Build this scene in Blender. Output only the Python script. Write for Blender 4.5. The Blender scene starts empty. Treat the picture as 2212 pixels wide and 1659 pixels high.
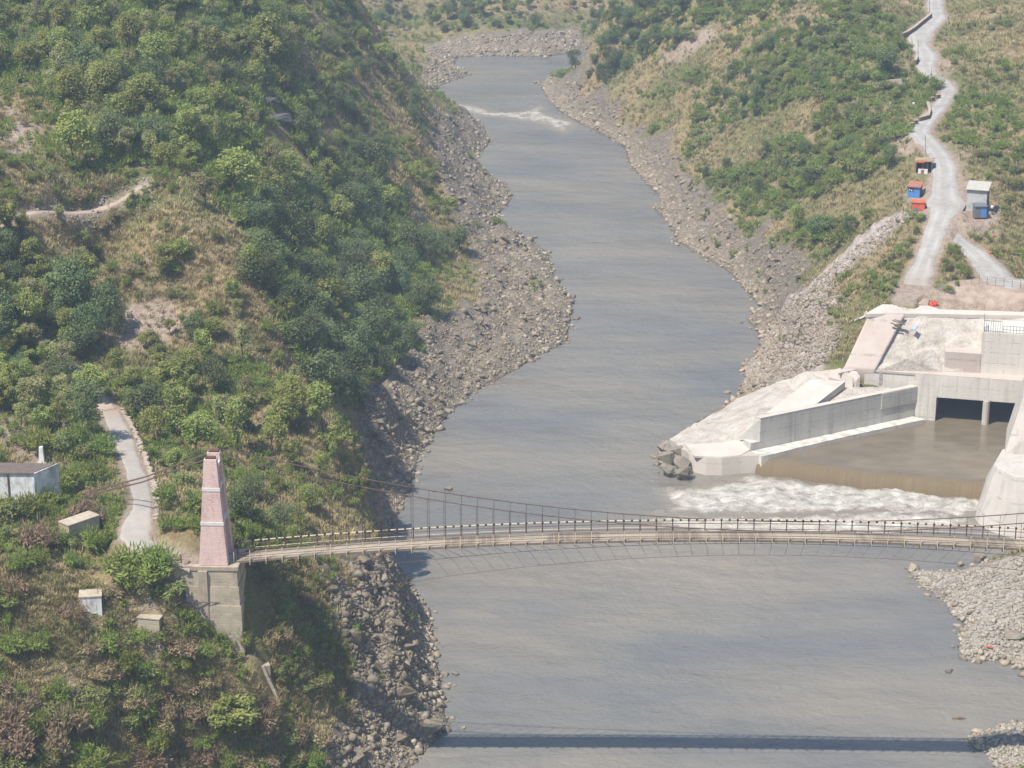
import bpy, bmesh, math, random
import numpy as np
from mathutils import Vector, Matrix, Quaternion
random.seed(7); RNG = np.random.default_rng(7)
SC = bpy.context.scene; COL = SC.collection; R = math.radians

# ------------------------------------------------------------------ camera, sky, sun, exposure
CAM_H, PITCH, FOC = 100.0, R(18.6), 4705.0            # FOC in units of a 2212 px wide picture
cam = bpy.data.objects.new('camera', bpy.data.cameras.new('camera')); COL.objects.link(cam)
cam.location = (0, 0, CAM_H); cam.rotation_euler = (R(90) - PITCH, 0, 0)
cam.data.sensor_width = 36.0; cam.data.lens = 36.0 * FOC / 2212; cam.data.clip_start = 1; cam.data.clip_end = 8000
SC.camera = cam
SUN_VEC = Vector((-0.44, -0.385, 1.0)).normalized()
w = bpy.data.worlds.new('World'); SC.world = w; w.use_nodes = True
nt = w.node_tree; bgn = nt.nodes['Background']; sky = nt.nodes.new('ShaderNodeTexSky')
sky.sky_type = 'NISHITA'; sky.sun_disc = False; sky.sun_elevation = math.asin(SUN_VEC.z)
sky.sun_rotation = math.atan2(SUN_VEC.x, SUN_VEC.y); sky.dust_density = 0.4; sky.ozone_density = 3.0; sky.air_density = 1.0
nt.links.new(sky.outputs[0], bgn.inputs[0]); bgn.inputs[1].default_value = 0.13
sl = bpy.data.lights.new('sun', 'SUN'); sl.energy = 4.6; sl.angle = R(0.53); sl.color = (1.0, 0.945, 0.86)
so = bpy.data.objects.new('sun', sl); COL.objects.link(so); so.rotation_euler = (-SUN_VEC).to_track_quat('-Z', 'Y').to_euler()
SC.view_settings.view_transform = 'Standard'; SC.view_settings.look = 'None'; SC.view_settings.exposure = 0.5
SC.view_settings.gamma = 1.0; SC.view_settings.use_curve_mapping = False
SC.render.engine = 'CYCLES'; cy = SC.cycles
cy.use_denoising = True; cy.max_bounces = 5; cy.diffuse_bounces = 2; cy.glossy_bounces = 2; cy.transmission_bounces = 2
cy.volume_bounces = 0; cy.transparent_max_bounces = 6; cy.caustics_reflective = False; cy.caustics_refractive = False
SC.render.use_persistent_data = False

# ------------------------------------------------------------------ picture <-> place
CP, SP = math.cos(PITCH), math.sin(PITCH)
def ray(u, v):
    a = (u - 1106.0) / FOC; b = -(v - 829.5) / FOC
    return a, CP + b * SP, -SP + b * CP
def atz(u, v, z):
    d = ray(u, v); t = (z - CAM_H) / d[2]; return Vector((d[0] * t, d[1] * t, z))
def aty(u, v, y):
    d = ray(u, v); t = y / d[1]; return Vector((d[0] * t, y, CAM_H + d[2] * t))
def to_px(P):
    P = np.asarray(P, float).reshape(-1, 3); y = P[:, 1]; z = P[:, 2] - CAM_H
    dep = y * CP - z * SP; up = y * SP + z * CP
    return 1106 + FOC * P[:, 0] / dep, 829.5 - FOC * up / dep

# ------------------------------------------------------------------ noise
def _hash(ix, iy, s):
    n = (ix.astype(np.int64) * 374761393 + iy.astype(np.int64) * 668265263 + s * 1274126177) & 0x7fffffff
    n = ((n ^ (n >> 13)) * 1274126177) & 0x7fffffff
    return ((n ^ (n >> 16)) & 0xffff) / 65535.0
def vnoise(x, y, s=0):
    ix = np.floor(x); iy = np.floor(y); fx = x - ix; fy = y - iy
    fx = fx * fx * (3 - 2 * fx); fy = fy * fy * (3 - 2 * fy)
    a = _hash(ix, iy, s); b = _hash(ix + 1, iy, s); c = _hash(ix, iy + 1, s); d = _hash(ix + 1, iy + 1, s)
    return (a * (1 - fx) + b * fx) * (1 - fy) + (c * (1 - fx) + d * fx) * fy
def fbm(x, y, s=0, o=4):
    r = 0; a = 0.5; t = 0
    for k in range(o):
        r = r + a * vnoise(x, y, s + k); t += a; x = x * 2.03 + 11.3; y = y * 2.03 - 7.1; a *= 0.5
    return r / t
def sstep(a, b, x):
    t = np.clip((x - a) / (b - a), 0, 1); return t * t * (3 - 2 * t)

# ------------------------------------------------------------------ objects
def tag(o, label=None, cat=None, group=None, kind=None):
    if label: o['label'] = label
    if cat: o['category'] = cat
    if group: o['group'] = group
    if kind: o['kind'] = kind
    return o
def empty(name, loc, label, cat, group=None, rz=0.0):
    o = bpy.data.objects.new(name, None); COL.objects.link(o); o.location = loc; o.rotation_euler = (0, 0, rz)
    o.empty_display_size = 0.5
    return tag(o, label, cat, group)
def np_mesh(name, V, F, attrs=None, smooth=False):
    me = bpy.data.meshes.new(name); V = np.asarray(V, np.float32); F = np.asarray(F, np.int32); n = F.shape[1]
    me.vertices.add(len(V)); me.vertices.foreach_set('co', V.ravel())
    me.loops.add(F.size); me.loops.foreach_set('vertex_index', F.ravel())
    me.polygons.add(len(F)); me.polygons.foreach_set('loop_start', np.arange(0, F.size, n, dtype=np.int32))
    try: me.polygons.foreach_set('loop_total', np.full(len(F), n, np.int32))
    except Exception: pass
    me.update(calc_edges=True)
    if smooth: me.polygons.foreach_set('use_smooth', np.ones(len(F), bool))
    for k, a in (attrs or {}).items():
        at = me.attributes.new(k, 'FLOAT', 'POINT'); at.data.foreach_set('value', np.asarray(a, np.float32))
    return me
def link(name, me, mat, parent=None):
    if mat is not None and not me.materials: me.materials.append(mat)
    o = bpy.data.objects.new(name, me); COL.objects.link(o)
    if parent is not None: o.parent = parent
    return o
class MB:
    """collects shapes into one mesh"""
    def __init__(s): s.bm = bmesh.new()
    def prism(s, bottom, top):
        b = [s.bm.verts.new(p) for p in bottom]; t = [s.bm.verts.new(p) for p in top]; n = len(b)
        for i in range(n): s.bm.faces.new((b[i], b[(i + 1) % n], t[(i + 1) % n], t[i]))
        s.bm.faces.new(t); s.bm.faces.new(b[::-1]); return s
    def box(s, c, sz, rz=0.0, taper=1.0):
        x, y, z = sz[0] / 2, sz[1] / 2, sz[2] / 2; ca, sa = math.cos(rz), math.sin(rz)
        def q(a, b, k, f): return (c[0] + (a * ca - b * sa) * f, c[1] + (a * sa + b * ca) * f, c[2] + k)
        L = [(-x, -y), (x, -y), (x, y), (-x, y)]
        return s.prism([q(a, b, -z, 1) for a, b in L], [q(a, b, z, taper) for a, b in L])
    def bar(s, p, q, wd, ht=None):
        p = Vector(p); q = Vector(q); ht = ht or wd; d = (q - p).normalized()
        up = Vector((0, 0, 1)) if abs(d.z) < 0.95 else Vector((0, 1, 0))
        sx = d.cross(up).normalized() * wd / 2; uz = sx.cross(d).normalized() * ht / 2
        return s.prism([p - sx - uz, p + sx - uz, p + sx + uz, p - sx + uz], [q - sx - uz, q + sx - uz, q + sx + uz, q - sx + uz])
    def tube(s, pts, r, n=6, r2=None):
        pts = [Vector(p) for p in pts]; m = len(pts); rings = []
        for i, p in enumerate(pts):
            d = (pts[min(i + 1, m - 1)] - pts[max(i - 1, 0)]).normalized()
            up = Vector((0, 0, 1)) if abs(d.z) < 0.9 else Vector((1, 0, 0))
            a = d.cross(up).normalized(); b = a.cross(d)
            rr = r if r2 is None else r + (r2 - r) * i / max(m - 1, 1)
            rings.append([s.bm.verts.new(p + a * math.cos(t) * rr + b * math.sin(t) * rr) for t in [2 * math.pi * k / n for k in range(n)]])
        for i in range(m - 1):
            for k in range(n):
                s.bm.faces.new((rings[i][k], rings[i][(k + 1) % n], rings[i + 1][(k + 1) % n], rings[i + 1][k]))
        s.bm.faces.new(rings[0][::-1]); s.bm.faces.new(rings[-1]); return s
    def slab(s, top, depth=None, zb=None):
        """solid under a ring of 3-D points, going down by depth or down to zb"""
        bot = [(p[0], p[1], zb if zb is not None else p[2] - depth) for p in top]
        return s.prism(bot, [tuple(p) for p in top])
    def build(s, name, mat, parent=None, bevel=0.0, smooth=False, sub=0):
        bmesh.ops.recalc_face_normals(s.bm, faces=s.bm.faces[:])
        big = [f for f in s.bm.faces if len(f.verts) > 4]
        if big: bmesh.ops.triangulate(s.bm, faces=big)
        if sub: bmesh.ops.subdivide_edges(s.bm, edges=s.bm.edges[:], cuts=sub, use_grid_fill=True)
        me = bpy.data.meshes.new(name); s.bm.to_mesh(me); s.bm.free()
        if smooth: me.polygons.foreach_set('use_smooth', [True] * len(me.polygons))
        o = link(name, me, mat, parent)
        if bevel > 0:
            b = o.modifiers.new('bevel', 'BEVEL'); b.width = bevel; b.segments = 2; b.limit_method = 'ANGLE'; b.angle_limit = R(40)
        return o

# ------------------------------------------------------------------ materials
class NT:
    def __init__(s, name):
        s.m = bpy.data.materials.new(name); s.m.use_nodes = True; s.t = s.m.node_tree
        s.b = s.t.nodes['Principled BSDF']; s.b.inputs['Roughness'].default_value = 0.9
        s.b.inputs['Specular IOR Level'].default_value = 0.3
        s._pos = None
    def n(s, typ, **kw):
        x = s.t.nodes.new(typ)
        for k, v in kw.items():
            if hasattr(x, k): setattr(x, k, v)
            else: x.inputs[k].default_value = v
        return x
    def l(s, a, b): s.t.links.new(a, b)
    def pos(s, scale=(1, 1, 1), obj=False):
        c = s.n('ShaderNodeTexCoord').outputs['Object'] if obj else s.n('ShaderNodeNewGeometry').outputs['Position']
        mp = s.n('ShaderNodeMapping'); mp.inputs['Scale'].default_value = scale; s.l(c, mp.inputs[0]); return mp.outputs[0]
    def noise(s, scale, detail=5, rough=0.55, vec=None, obj=False, stretch=(1, 1, 1)):
        x = s.n('ShaderNodeTexNoise'); x.inputs['Scale'].default_value = scale; x.inputs['Detail'].default_value = detail
        x.inputs['Roughness'].default_value = rough; s.l(vec or s.pos(stretch, obj), x.inputs['Vector']); return x.outputs[0]
    def ramp(s, fac, stops):
        x = s.n('ShaderNodeValToRGB'); e = x.color_ramp.elements
        while len(e) < len(stops): e.new(0.5)
        for k, (p, c) in enumerate(stops):
            e[k].position = p; e[k].color = tuple(c) + (1,) if not isinstance(c, (int, float)) else (c, c, c, 1)
        s.l(fac, x.inputs[0]); return x.outputs[0]
    def mix(s, fac, a, b, mode='MIX'):
        x = s.n('ShaderNodeMix'); x.data_type = 'RGBA'; x.blend_type = mode
        for i, v in ((0, fac), (6, a), (7, b)):
            if hasattr(v, 'is_linked') or hasattr(v, 'links'): s.l(v, x.inputs[i])
            else: x.inputs[i].default_value = (tuple(v) + (1,)) if isinstance(v, tuple) else v
        return x.outputs[2]
    def math(s, op, a, b=0.0, c=None):
        x = s.n('ShaderNodeMath'); x.operation = op
        for i, v in enumerate((a, b) if c is None else (a, b, c)):
            if hasattr(v, 'links'): s.l(v, x.inputs[i])
            else: x.inputs[i].default_value = v
        return x.outputs[0]
    def attr(s, name): x = s.n('ShaderNodeAttribute'); x.attribute_name = name; return x.outputs['Fac']
    def color(s, c): s.l(c, s.b.inputs['Base Color']); return s
    def bump(s, h, dist=0.1, strength=1.0):
        x = s.n('ShaderNodeBump'); x.inputs['Distance'].default_value = dist; x.inputs['Strength'].default_value = strength
        s.l(h, x.inputs['Height']); s.l(x.outputs[0], s.b.inputs['Normal']); return s

def simple(name, c1, c2, scale=1.5, rough=0.85, bump=0.02, obj=True, metal=0.0, c3=None, stretch=(1, 1, 1)):
    s = NT(name); f = s.noise(scale, 6, 0.6, obj=obj, stretch=stretch)
    st = [(0.3, c1), (0.7, c2)] if c3 is None else [(0.28, c1), (0.5, c2), (0.72, c3)]
    s.color(s.ramp(f, st)); s.b.inputs['Roughness'].default_value = rough; s.b.inputs['Metallic'].default_value = metal
    if bump: s.bump(s.noise(scale * 6, 4, 0.6, obj=obj), bump)
    return s.m

def concrete(name, c1, c2, lift=1.5, panel=0.0, streak=0.5, rot=0.0, dark=(0.2, 0.19, 0.17)):
    """cast concrete: pour lines every `lift` m, vertical stains, tie holes; world space along the wall"""
    s = NT(name)
    base = s.ramp(s.noise(0.35, 6, 0.6), [(0.3, c1), (0.7, c2)])
    fine = s.noise(6.0, 5, 0.7)
    base = s.mix(0.25, base, s.ramp(fine, [(0.3, tuple(x * 0.72 for x in c1)), (0.7, tuple(min(1, x * 1.15) for x in c2))]))
    st = s.ramp(s.noise(1.0, 4, 0.6, stretch=(1.3, 1.3, 0.09)), [(0.52, 0.0), (0.78, 1.0)])
    base = s.mix(s.math('MULTIPLY', st, streak), base, dark)
    sep = s.n('ShaderNodeSeparateXYZ'); s.l(s.pos((1, 1, 1)), sep.inputs[0])
    fr = s.math('FRACT', s.math('DIVIDE', sep.outputs[2], lift))
    line = s.math('LESS_THAN', s.math('ABSOLUTE', s.math('SUBTRACT', fr, 0.5)), 0.035)
    nb = s.ramp(s.noise(0.8, 3, 0.5), [(0.42, 0.0), (0.62, 1.0)])
    base = s.mix(s.math('MULTIPLY', s.math('MULTIPLY', line, nb), 0.45), base, dark)
    if panel:
        hx = s.math('ADD', s.math('MULTIPLY', sep.outputs[0], math.cos(rot)), s.math('MULTIPLY', sep.outputs[1], math.sin(rot)))
        fx = s.math('FRACT', s.math('DIVIDE', hx, panel)); fz = s.math('FRACT', s.math('DIVIDE', sep.outputs[2], 0.62))
        hole = s.math('MULTIPLY', s.math('LESS_THAN', fx, 0.09), s.math('LESS_THAN', fz, 0.38))
        nh = s.ramp(s.noise(1.7, 2, 0.5), [(0.42, 0.0), (0.58, 1.0)])
        base = s.mix(s.math('MULTIPLY', s.math('MULTIPLY', hole, nh), 0.5), base, dark)
    s.color(base); s.bump(fine, 0.04); s.b.inputs['Roughness'].default_value = 0.9
    return s.m

def leafmat(name, c1, c2, c3, trans=0.38):
    """leaf cards: each clump and each plant its own green, a little light through the leaf"""
    s = NT(name); oi = s.n('ShaderNodeObjectInfo')
    c = s.ramp(s.attr('tone'), [(0.0, c1), (0.55, c2), (1.0, c3)])
    hs = s.n('ShaderNodeHueSaturation'); s.l(c, hs.inputs['Color'])
    s.l(s.math('ADD', s.math('MULTIPLY', oi.outputs['Random'], 0.042), 0.456), hs.inputs['Hue'])
    s.l(s.math('ADD', s.math('MULTIPLY', oi.outputs['Random'], 0.5), 0.98), hs.inputs['Value'])
    hs.inputs['Saturation'].default_value = 0.95
    s.l(hs.outputs[0], s.b.inputs['Base Color']); s.b.inputs['Roughness'].default_value = 0.6; s.b.inputs['Specular IOR Level'].default_value = 0.25
    tr = s.n('ShaderNodeBsdfTranslucent'); s.l(hs.outputs[0], tr.inputs[0])
    mx = s.n('ShaderNodeMixShader'); mx.inputs[0].default_value = trans
    s.l(s.b.outputs[0], mx.inputs[1]); s.l(tr.outputs[0], mx.inputs[2])
    s.l(mx.outputs[0], s.t.nodes['Material Output'].inputs[0]); return s.m
# ------------------------------------------------------------------ river banks (water line)
BANK_L = [(880,1659),(968,1570),(948,1450),(930,1320),(884,1262),(840,1195),(852,1130),(890,1050),(905,985),(960,905),(1020,850),(1112,800),(1180,758),(1226,740),(1232,690),(1236,650),(1196,592),(1182,545),(1130,510),(1082,482),(1076,465),(1106,430),(1088,395),(1028,365),(1030,342),(1060,305),(1042,270),(1000,246),(935,226)]
BANK_F = [(905,212),(915,194),(950,185),(1018,160),(985,142),(980,124),(1070,121),(1180,123),(1232,115),(1270,105)]
BANK_R = [(1252,130),(1228,150),(1165,182),(1185,220),(1215,246),(1290,285),(1350,320),(1362,360),(1396,395),(1430,430),(1410,450),(1450,490),(1462,522),(1530,560),(1580,592),(1612,630),(1642,665),(1612,690),(1642,722),(1642,760),(1602,790),(1612,812),(1588,860),(1470,937),(1424,970),(1420,1005),(1440,1032),(1500,1034),(1580,1033),(1634,1019),(1646,985)]
POOL = [(1655,980,1.8),(1990,905,1.8),(2300,935,1.8),(2330,1000,1.8)]
BAR = [(2330,1175),(2330,1190),(2200,1198),(2170,1212),(2110,1222),(2060,1240),(1960,1232),(1985,1262),(2040,1300),(2062,1330),(2090,1352),(2070,1372),(2075,1420),(2110,1428),(2160,1425),(2212,1448),(2300,1470),(2300,1540),(2212,1560),(2150,1573),(2105,1590),(2100,1605),(2125,1625),(2150,1659)]
def z0(L): return [tuple(atz(u, v, 0))[:2] for u, v in L]
RIVER = np.array([(-22, 40), (-14, 150)] + z0(BANK_L) + z0(BANK_F) + [(60, 626), (140, 700), (170, 670), (62, 588)] + z0(BANK_R)
                 + [tuple(atz(*p))[:2] for p in POOL] + z0(BAR) + [(46, 150), (44, 40)])
def poly_dist(X, Y, P):
    """signed distance to polygon P in plan, positive outside"""
    x = X.ravel(); y = Y.ravel(); d = np.full(x.shape, 1e18); ins = np.zeros(x.shape, bool); n = len(P)
    for i in range(n):
        ax, ay = P[i]; bx, by = P[(i + 1) % n]; ex, ey = bx - ax, by - ay; L = ex * ex + ey * ey + 1e-12
        t = np.clip(((x - ax) * ex + (y - ay) * ey) / L, 0, 1)
        d = np.minimum(d, (x - ax - t * ex) ** 2 + (y - ay - t * ey) ** 2)
        c = (ay > y) != (by > y); xi = ax + (y - ay) * ex / (ey if abs(ey) > 1e-12 else 1e-12)
        ins ^= c & (x < xi)
    return (np.sqrt(d) * np.where(ins, -1, 1)).reshape(X.shape)

# ------------------------------------------------------------------ lie of the land: picture points with their distance
CTRL = [
 (0,1659,160),(200,1659,165),(450,1659,172),(700,1659,177),(0,1500,166),(200,1500,170),(400,1500,174),(600,1500,178),(740,1500,186),
 (0,1350,172),(150,1350,174),(300,1330,176),(510,1430,175),(620,1350,182),(720,1330,190),(400,1345,175),(250,1250,179),(330,1235,178.5),
 (0,1200,178),(100,1180,181),(200,1190,181),(60,1100,190),(170,1150,184),(0,1020,203),(120,1020,203),
 (400,1050,203),(560,1100,204),(700,1150,207),(780,1160,213),(600,950,224),(700,950,226),(740,990,228),(420,900,228),(380,780,240),(300,820,232),
 (300,650,250),(450,650,250),(530,600,252),(560,700,246),(620,800,243),(690,900,232),(200,560,262),(330,500,259),(430,440,262),(520,510,258),(330,395,268),(150,460,262),(0,480,254),
 (100,700,243),(0,700,240),(50,850,228),(0,850,225),(130,920,215),
 (100,300,290),(250,300,286),(0,150,318),(300,150,315),(450,300,293),(0,0,345),(300,0,348),(550,0,362),(600,240,340),(500,200,330),(700,150,368),(700,330,345),
 (550,400,308),(620,520,302),(700,650,290),(660,640,283),(720,800,272),(760,880,262),(800,450,345),(850,600,325),(900,700,306),(950,550,350),(900,400,375),(930,330,408),
 (880,180,430),(830,90,430),(780,0,430),(900,280,402),(800,250,385),(800,700,296),(830,850,268),(800,1000,240),
 (1070,60,586),(1000,30,596),(1000,0,604),(1250,60,596),(1250,0,610),(880,50,600),(900,110,574),(820,0,606),(1150,20,600),
 (1315,50,513),(1312,0,518),(1292,92,522),(1400,100,492),(1300,200,500),(1400,250,460),(1500,100,465),(1500,0,480),(1600,200,428),(1500,330,420),(1600,350,402),(1700,50,430),
 (1700,300,390),(1600,470,376),(1700,500,352),(1800,150,400),(1800,400,350),(1800,550,325),(1900,250,374),(1900,450,325),(1850,620,303),(1750,640,314),(1750,750,298),(1680,680,318),
 (2212,450,320),(2150,300,350),(2212,300,344),(2212,100,395),(2212,0,428),(2130,80,413),(2100,440,319),(2100,540,307),(2180,600,297),(2080,0,446),
 (2005,650,287.5),(1900,660,287.5),(2100,615,292),(2212,625,290),(2212,676,285.5),(2100,672,286),(1920,740,284),(2050,740,281),(1830,800,281),(1950,806,278),(1700,800,288),(1600,900,275),(1500,950,266),(1700,880,273)]
ROADPT = [(1980,600,297),(2010,490,311),(2030,420,323),(2060,350,335),(1970,290,352),(2060,190,382),(1990,110,408),(2010,0,450)]
WPT = [(-150,180,60),(-150,260,72),(-160,350,85),(-140,450,85),(-90,530,60),(-30,500,11),(-45,505,22),(-120,120,45),(-70,110,22),(-40,100,8),(-25,100,1),
 (0,690,50),(-80,650,42),(80,690,40),(150,330,58),(160,420,72),(150,520,72),(90,600,35),(55,545,12),(45,520,14),(15,541,1.0),(19,547,1.6),(11.5,530,1.2),(22,560,1.2),(17,529,2.6),(24,528,9.5),(28,545,8),(13.5,512,3.2),(16,519,5),(11,505,2.0),(17.5,514,8.5),
 (60,288,15),(85,285,17),(110,285,30),(62,265,8.5),(75,270,10),(90,250,18),(66,240,7),(62,200,2.5),(72,180,23),(75,150,22),(110,200,45),(60,150,6),(48,120,1),(80,100,25),(49,225,.6),(46,210,.5),(50,183,.8)]
def _world(L): return [tuple(aty(*p)) for p in L]
ROADW = _world(ROADPT)
pts = _world(CTRL) + ROADW + WPT + [(a, b, 0.8) for a, b in z0(BANK_L[::2] + BANK_F[::2] + BANK_R[:-6:2])]
pts = [p if p[2] > 0.3 else (p[0], p[1], 0.3) for p in pts]
PT = np.array(pts); S_ = 100.0
def _U(r2): return 0.5 * r2 * np.log(r2 + 1e-12)
A_ = PT[:, :2] / S_; n_ = len(A_)
K_ = _U(((A_[:, None] - A_[None]) ** 2).sum(-1)) + 2e-4 * np.eye(n_)
Pm = np.c_[np.ones(n_), A_]; M_ = np.block([[K_, Pm], [Pm.T, np.zeros((3, 3))]])
W_ = np.linalg.solve(M_, np.r_[PT[:, 2], 0, 0, 0])
def tps(X, Y):
    x = X.ravel() / S_; y = Y.ravel() / S_; r = W_[n_] + W_[n_ + 1] * x + W_[n_ + 2] * y
    for i in range(n_): r = r + W_[i] * _U((x - A_[i, 0]) ** 2 + (y - A_[i, 1]) ** 2)
    return r.reshape(X.shape)
def _axis(dense, lo, hi, s0):
    a = [dense[0]]; s = s0
    while a[0] > lo: s *= 1.35; a.insert(0, a[0] - s)
    b = list(dense); s = s0
    while b[-1] < hi: s *= 1.35; b.append(b[-1] + s)
    return np.array(a[:-1] + b)
yd = [145.0]
while yd[-1] < 640: yd.append(yd[-1] + 0.0025 * yd[-1])
XS = _axis(list(np.arange(-100, 125.1, 0.55)), -2500, 2500, 2.0); YS = _axis(yd, -600, 4000, 2.0)
GX, GY = np.meshgrid(XS, YS)
cx_, cy_ = np.clip(GX, -160, 165), np.clip(GY, 95, 700)
Z0 = tps(cx_, cy_)
out = np.hypot(GX - cx_, GY - cy_); Z0 = Z0 + np.minimum(out * 0.25, 120) * sstep(0, 60, out)
Z0 = np.clip(Z0, -5, 260)
# ground under and behind the camera stays below it
near = sstep(120, 40, GY); Z0 = Z0 * (1 - near) + near * np.minimum(Z0, 12 + 0.35 * np.abs(GX))
DR = poly_dist(GX, GY, RIVER)
def shore(Z):
    land = np.maximum(Z, 0.35 + 0.12 * np.clip(DR, 0, 8))
    k = sstep(0.0, 5.0, DR); zo = (0.12 + 0.5 * DR) * (1 - k) + land * k
    return np.where(DR > 0, zo, np.maximum(DR * 0.6, -2.5) - 0.1)
HZ = shore(Z0)
def hgt(x, y, Z=None):
    Z = HZ if Z is None else Z
    x = np.asarray(x, float); y = np.asarray(y, float)
    i = np.clip(np.searchsorted(XS, x) - 1, 0, len(XS) - 2); j = np.clip(np.searchsorted(YS, y) - 1, 0, len(YS) - 2)
    fx = np.clip((x - XS[i]) / (XS[i + 1] - XS[i]), 0, 1); fy = np.clip((y - YS[j]) / (YS[j + 1] - YS[j]), 0, 1)
    return (Z[j, i] * (1 - fx) + Z[j, i + 1] * fx) * (1 - fy) + (Z[j + 1, i] * (1 - fx) + Z[j + 1, i + 1] * fx) * fy
def hits(U, V, Z=None):
    """first place on the land that a picture point shows; nan past it"""
    U = np.asarray(U, float); V = np.asarray(V, float)
    a = (U - 1106.0) / FOC; b = -(V - 829.5) / FOC; dy = CP + b * SP; dz = -SP + b * CP
    ax = a / dy; az = dz / dy
    lo = np.full(U.shape, np.nan); prev = np.full(U.shape, 140.0); done = np.zeros(U.shape, bool)
    hi = np.full(U.shape, np.nan); y = 140.0
    while y < 760:
        y += 0.006 * y
        zr = CAM_H + az * y; h = hgt(ax * y, np.full(U.shape, y), Z)
        new = (~done) & (zr <= h); lo[new] = prev[new]; hi[new] = y; done |= new; prev[:] = y
    for _ in range(9):
        m = (lo + hi) / 2; below = CAM_H + az * m <= hgt(ax * m, np.nan_to_num(m, nan=200.0), Z)
        hi = np.where(below, m, hi); lo = np.where(below, lo, m)
    return np.stack([ax * hi, hi, CAM_H + az * hi], -1)
def plan(L):
    P = hits([p[0] for p in L], [p[1] for p in L], np.maximum(HZ, 0.0)); return P[~np.isnan(P[:, 0])][:, :2]

# ------------------------------------------------------------------ roads: flattened into the land
def smooth_line(P, n):
    P = np.array(P); t = np.r_[0, np.cumsum(np.linalg.norm(np.diff(P[:, :2], axis=0), axis=1))]; s = np.linspace(0, t[-1], n)
    Q = np.stack([np.interp(s, t, P[:, k]) for k in range(P.shape[1])], 1)
    for _ in range(3): Q[1:-1] = (Q[:-2] + 2 * Q[1:-1] + Q[2:]) / 4
    return Q
def road_line(L, n):                                    # rows: left edge u, right edge u, v
    C = hits([(a + b) / 2 for a, b, v in L], [v for a, b, v in L]); c = np.array([((b - a) / 2 * .93) for a, b, v in L])
    dep = C[:, 1] * CP - (C[:, 2] - CAM_H) * SP
    return smooth_line(np.c_[C, c * dep / FOC], n)
sr = lambda L: [(1423.2 + .3676 * a, 1423.2 + .3676 * b, .3676 * v) for a, b, v in L]
sp_ = lambda L: [(.3676 * a, .3676 * b, 576 + .3676 * v) for a, b, v in L]
ROADS = {
 'gravel_road': road_line([(1932,2000,650),(1936,2002,636)] + sr([(1450,1600,1640),(1520,1630,1500),(1545,1680,1400),(1600,1710,1290),(1580,1795,1210),(1575,1790,1130),(1605,1765,1050),(1600,1740,950),(1535,1660,850),(1450,1590,780),(1530,1620,710),(1590,1680,640),(1655,1740,560),(1655,1755,500),(1560,1650,450),(1505,1615,400),(1510,1650,330),(1482,1580,265),(1440,1612,200),(1597,1690,100),(1575,1668,40),(1580,1670,0)]) + [(1995,2035,-40),(2000,2035,-90)], 130),
 'branch_road': road_line(sr([(1650,1770,1360),(1700,1810,1410),(1785,1920,1480),(1830,2020,1560),(1900,2100,1650)]) + [(2155,2290,619)], 30),
 'concrete_path': road_line([(400,440,1212),(330,385,1198)] + sp_([(690,880,1640),(700,870,1580),(720,870,1500),(780,905,1430),(790,885,1350),(755,865,1250),(720,830,1150),(680,790,1050),(640,745,950),(600,690,850)]), 40),
 'dirt_path': road_line(sp_([(600,690,850),(560,610,780),(480,530,700),(410,450,600),(330,370,520),(230,270,440)]), 20),
 'hill_track': road_line([(-40,-10,500)] + [(.3676 * u - w_, .3676 * u + w_, .3676 * v) for u, v, w_ in [(0,1325,9),(120,1262,9),(250,1240,10),(430,1255,12),(560,1240,13),(700,1190,10),(800,1115,8),(880,1060,6)]], 30)}
def near_line(Q, X, Y):
    x = X.ravel(); y = Y.ravel(); d = np.full(x.shape, 1e9); z = np.zeros(x.shape); wd = np.ones(x.shape)
    for i in range(len(Q) - 1):
        a = Q[i]; e = Q[i + 1] - a; t = np.clip(((x - a[0]) * e[0] + (y - a[1]) * e[1]) / (e[0] ** 2 + e[1] ** 2 + 1e-9), 0, 1)
        dd = np.hypot(x - a[0] - t * e[0], y - a[1] - t * e[1]); m = dd < d
        d[m] = dd[m]; z[m] = (a[2] + t * e[2])[m]; wd[m] = (a[3] + t * e[3])[m]
    return d.reshape(X.shape), z.reshape(X.shape), wd.reshape(X.shape)

# ------------------------------------------------------------------ ground kinds, traced in plan
ROCK_L = [(690,1659),(750,1560),(738,1450),(700,1330),(690,1262),(745,1215),(800,1205),(800,1060),(772,940),(782,850),(880,765),(925,690),(1020,660),(1040,590),(1000,510),(955,400),(938,330),(925,250),(1000,240),(1100,240),(1150,420),(1300,700),(1050,900),(950,1000),(900,1150),(1000,1400),(1000,1659)]
ROCK_R = [(1158,170),(1235,165),(1330,225),(1450,300),(1500,400),(1560,450),(1600,490),(1700,525),(1770,560),(1730,620),(1760,690),(1700,800),(1600,860),(1400,960),(1300,700),(1250,450),(1150,260)]
RUBBLE = [(1948,452),(1964,470),(1880,552),(1800,628),(1790,690),(1815,750),(1790,800),(1640,870),(1600,830),(1640,730),(1770,600)]
ROCK_F = [(905,215),(880,165),(925,100),(950,85),(1100,72),(1255,66),(1255,108),(1100,130),(1000,140),(1040,165),(960,200)]
BARP = [(2330,1170),(1960,1225),(1990,1270),(2060,1420),(2212,1460),(2330,1500),(2080,1600),(2150,1659),(2330,1659)]
EXC = [(2008,655),(2060,610),(2100,598),(2212,612),(2330,620),(2330,690),(2212,678)]
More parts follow.
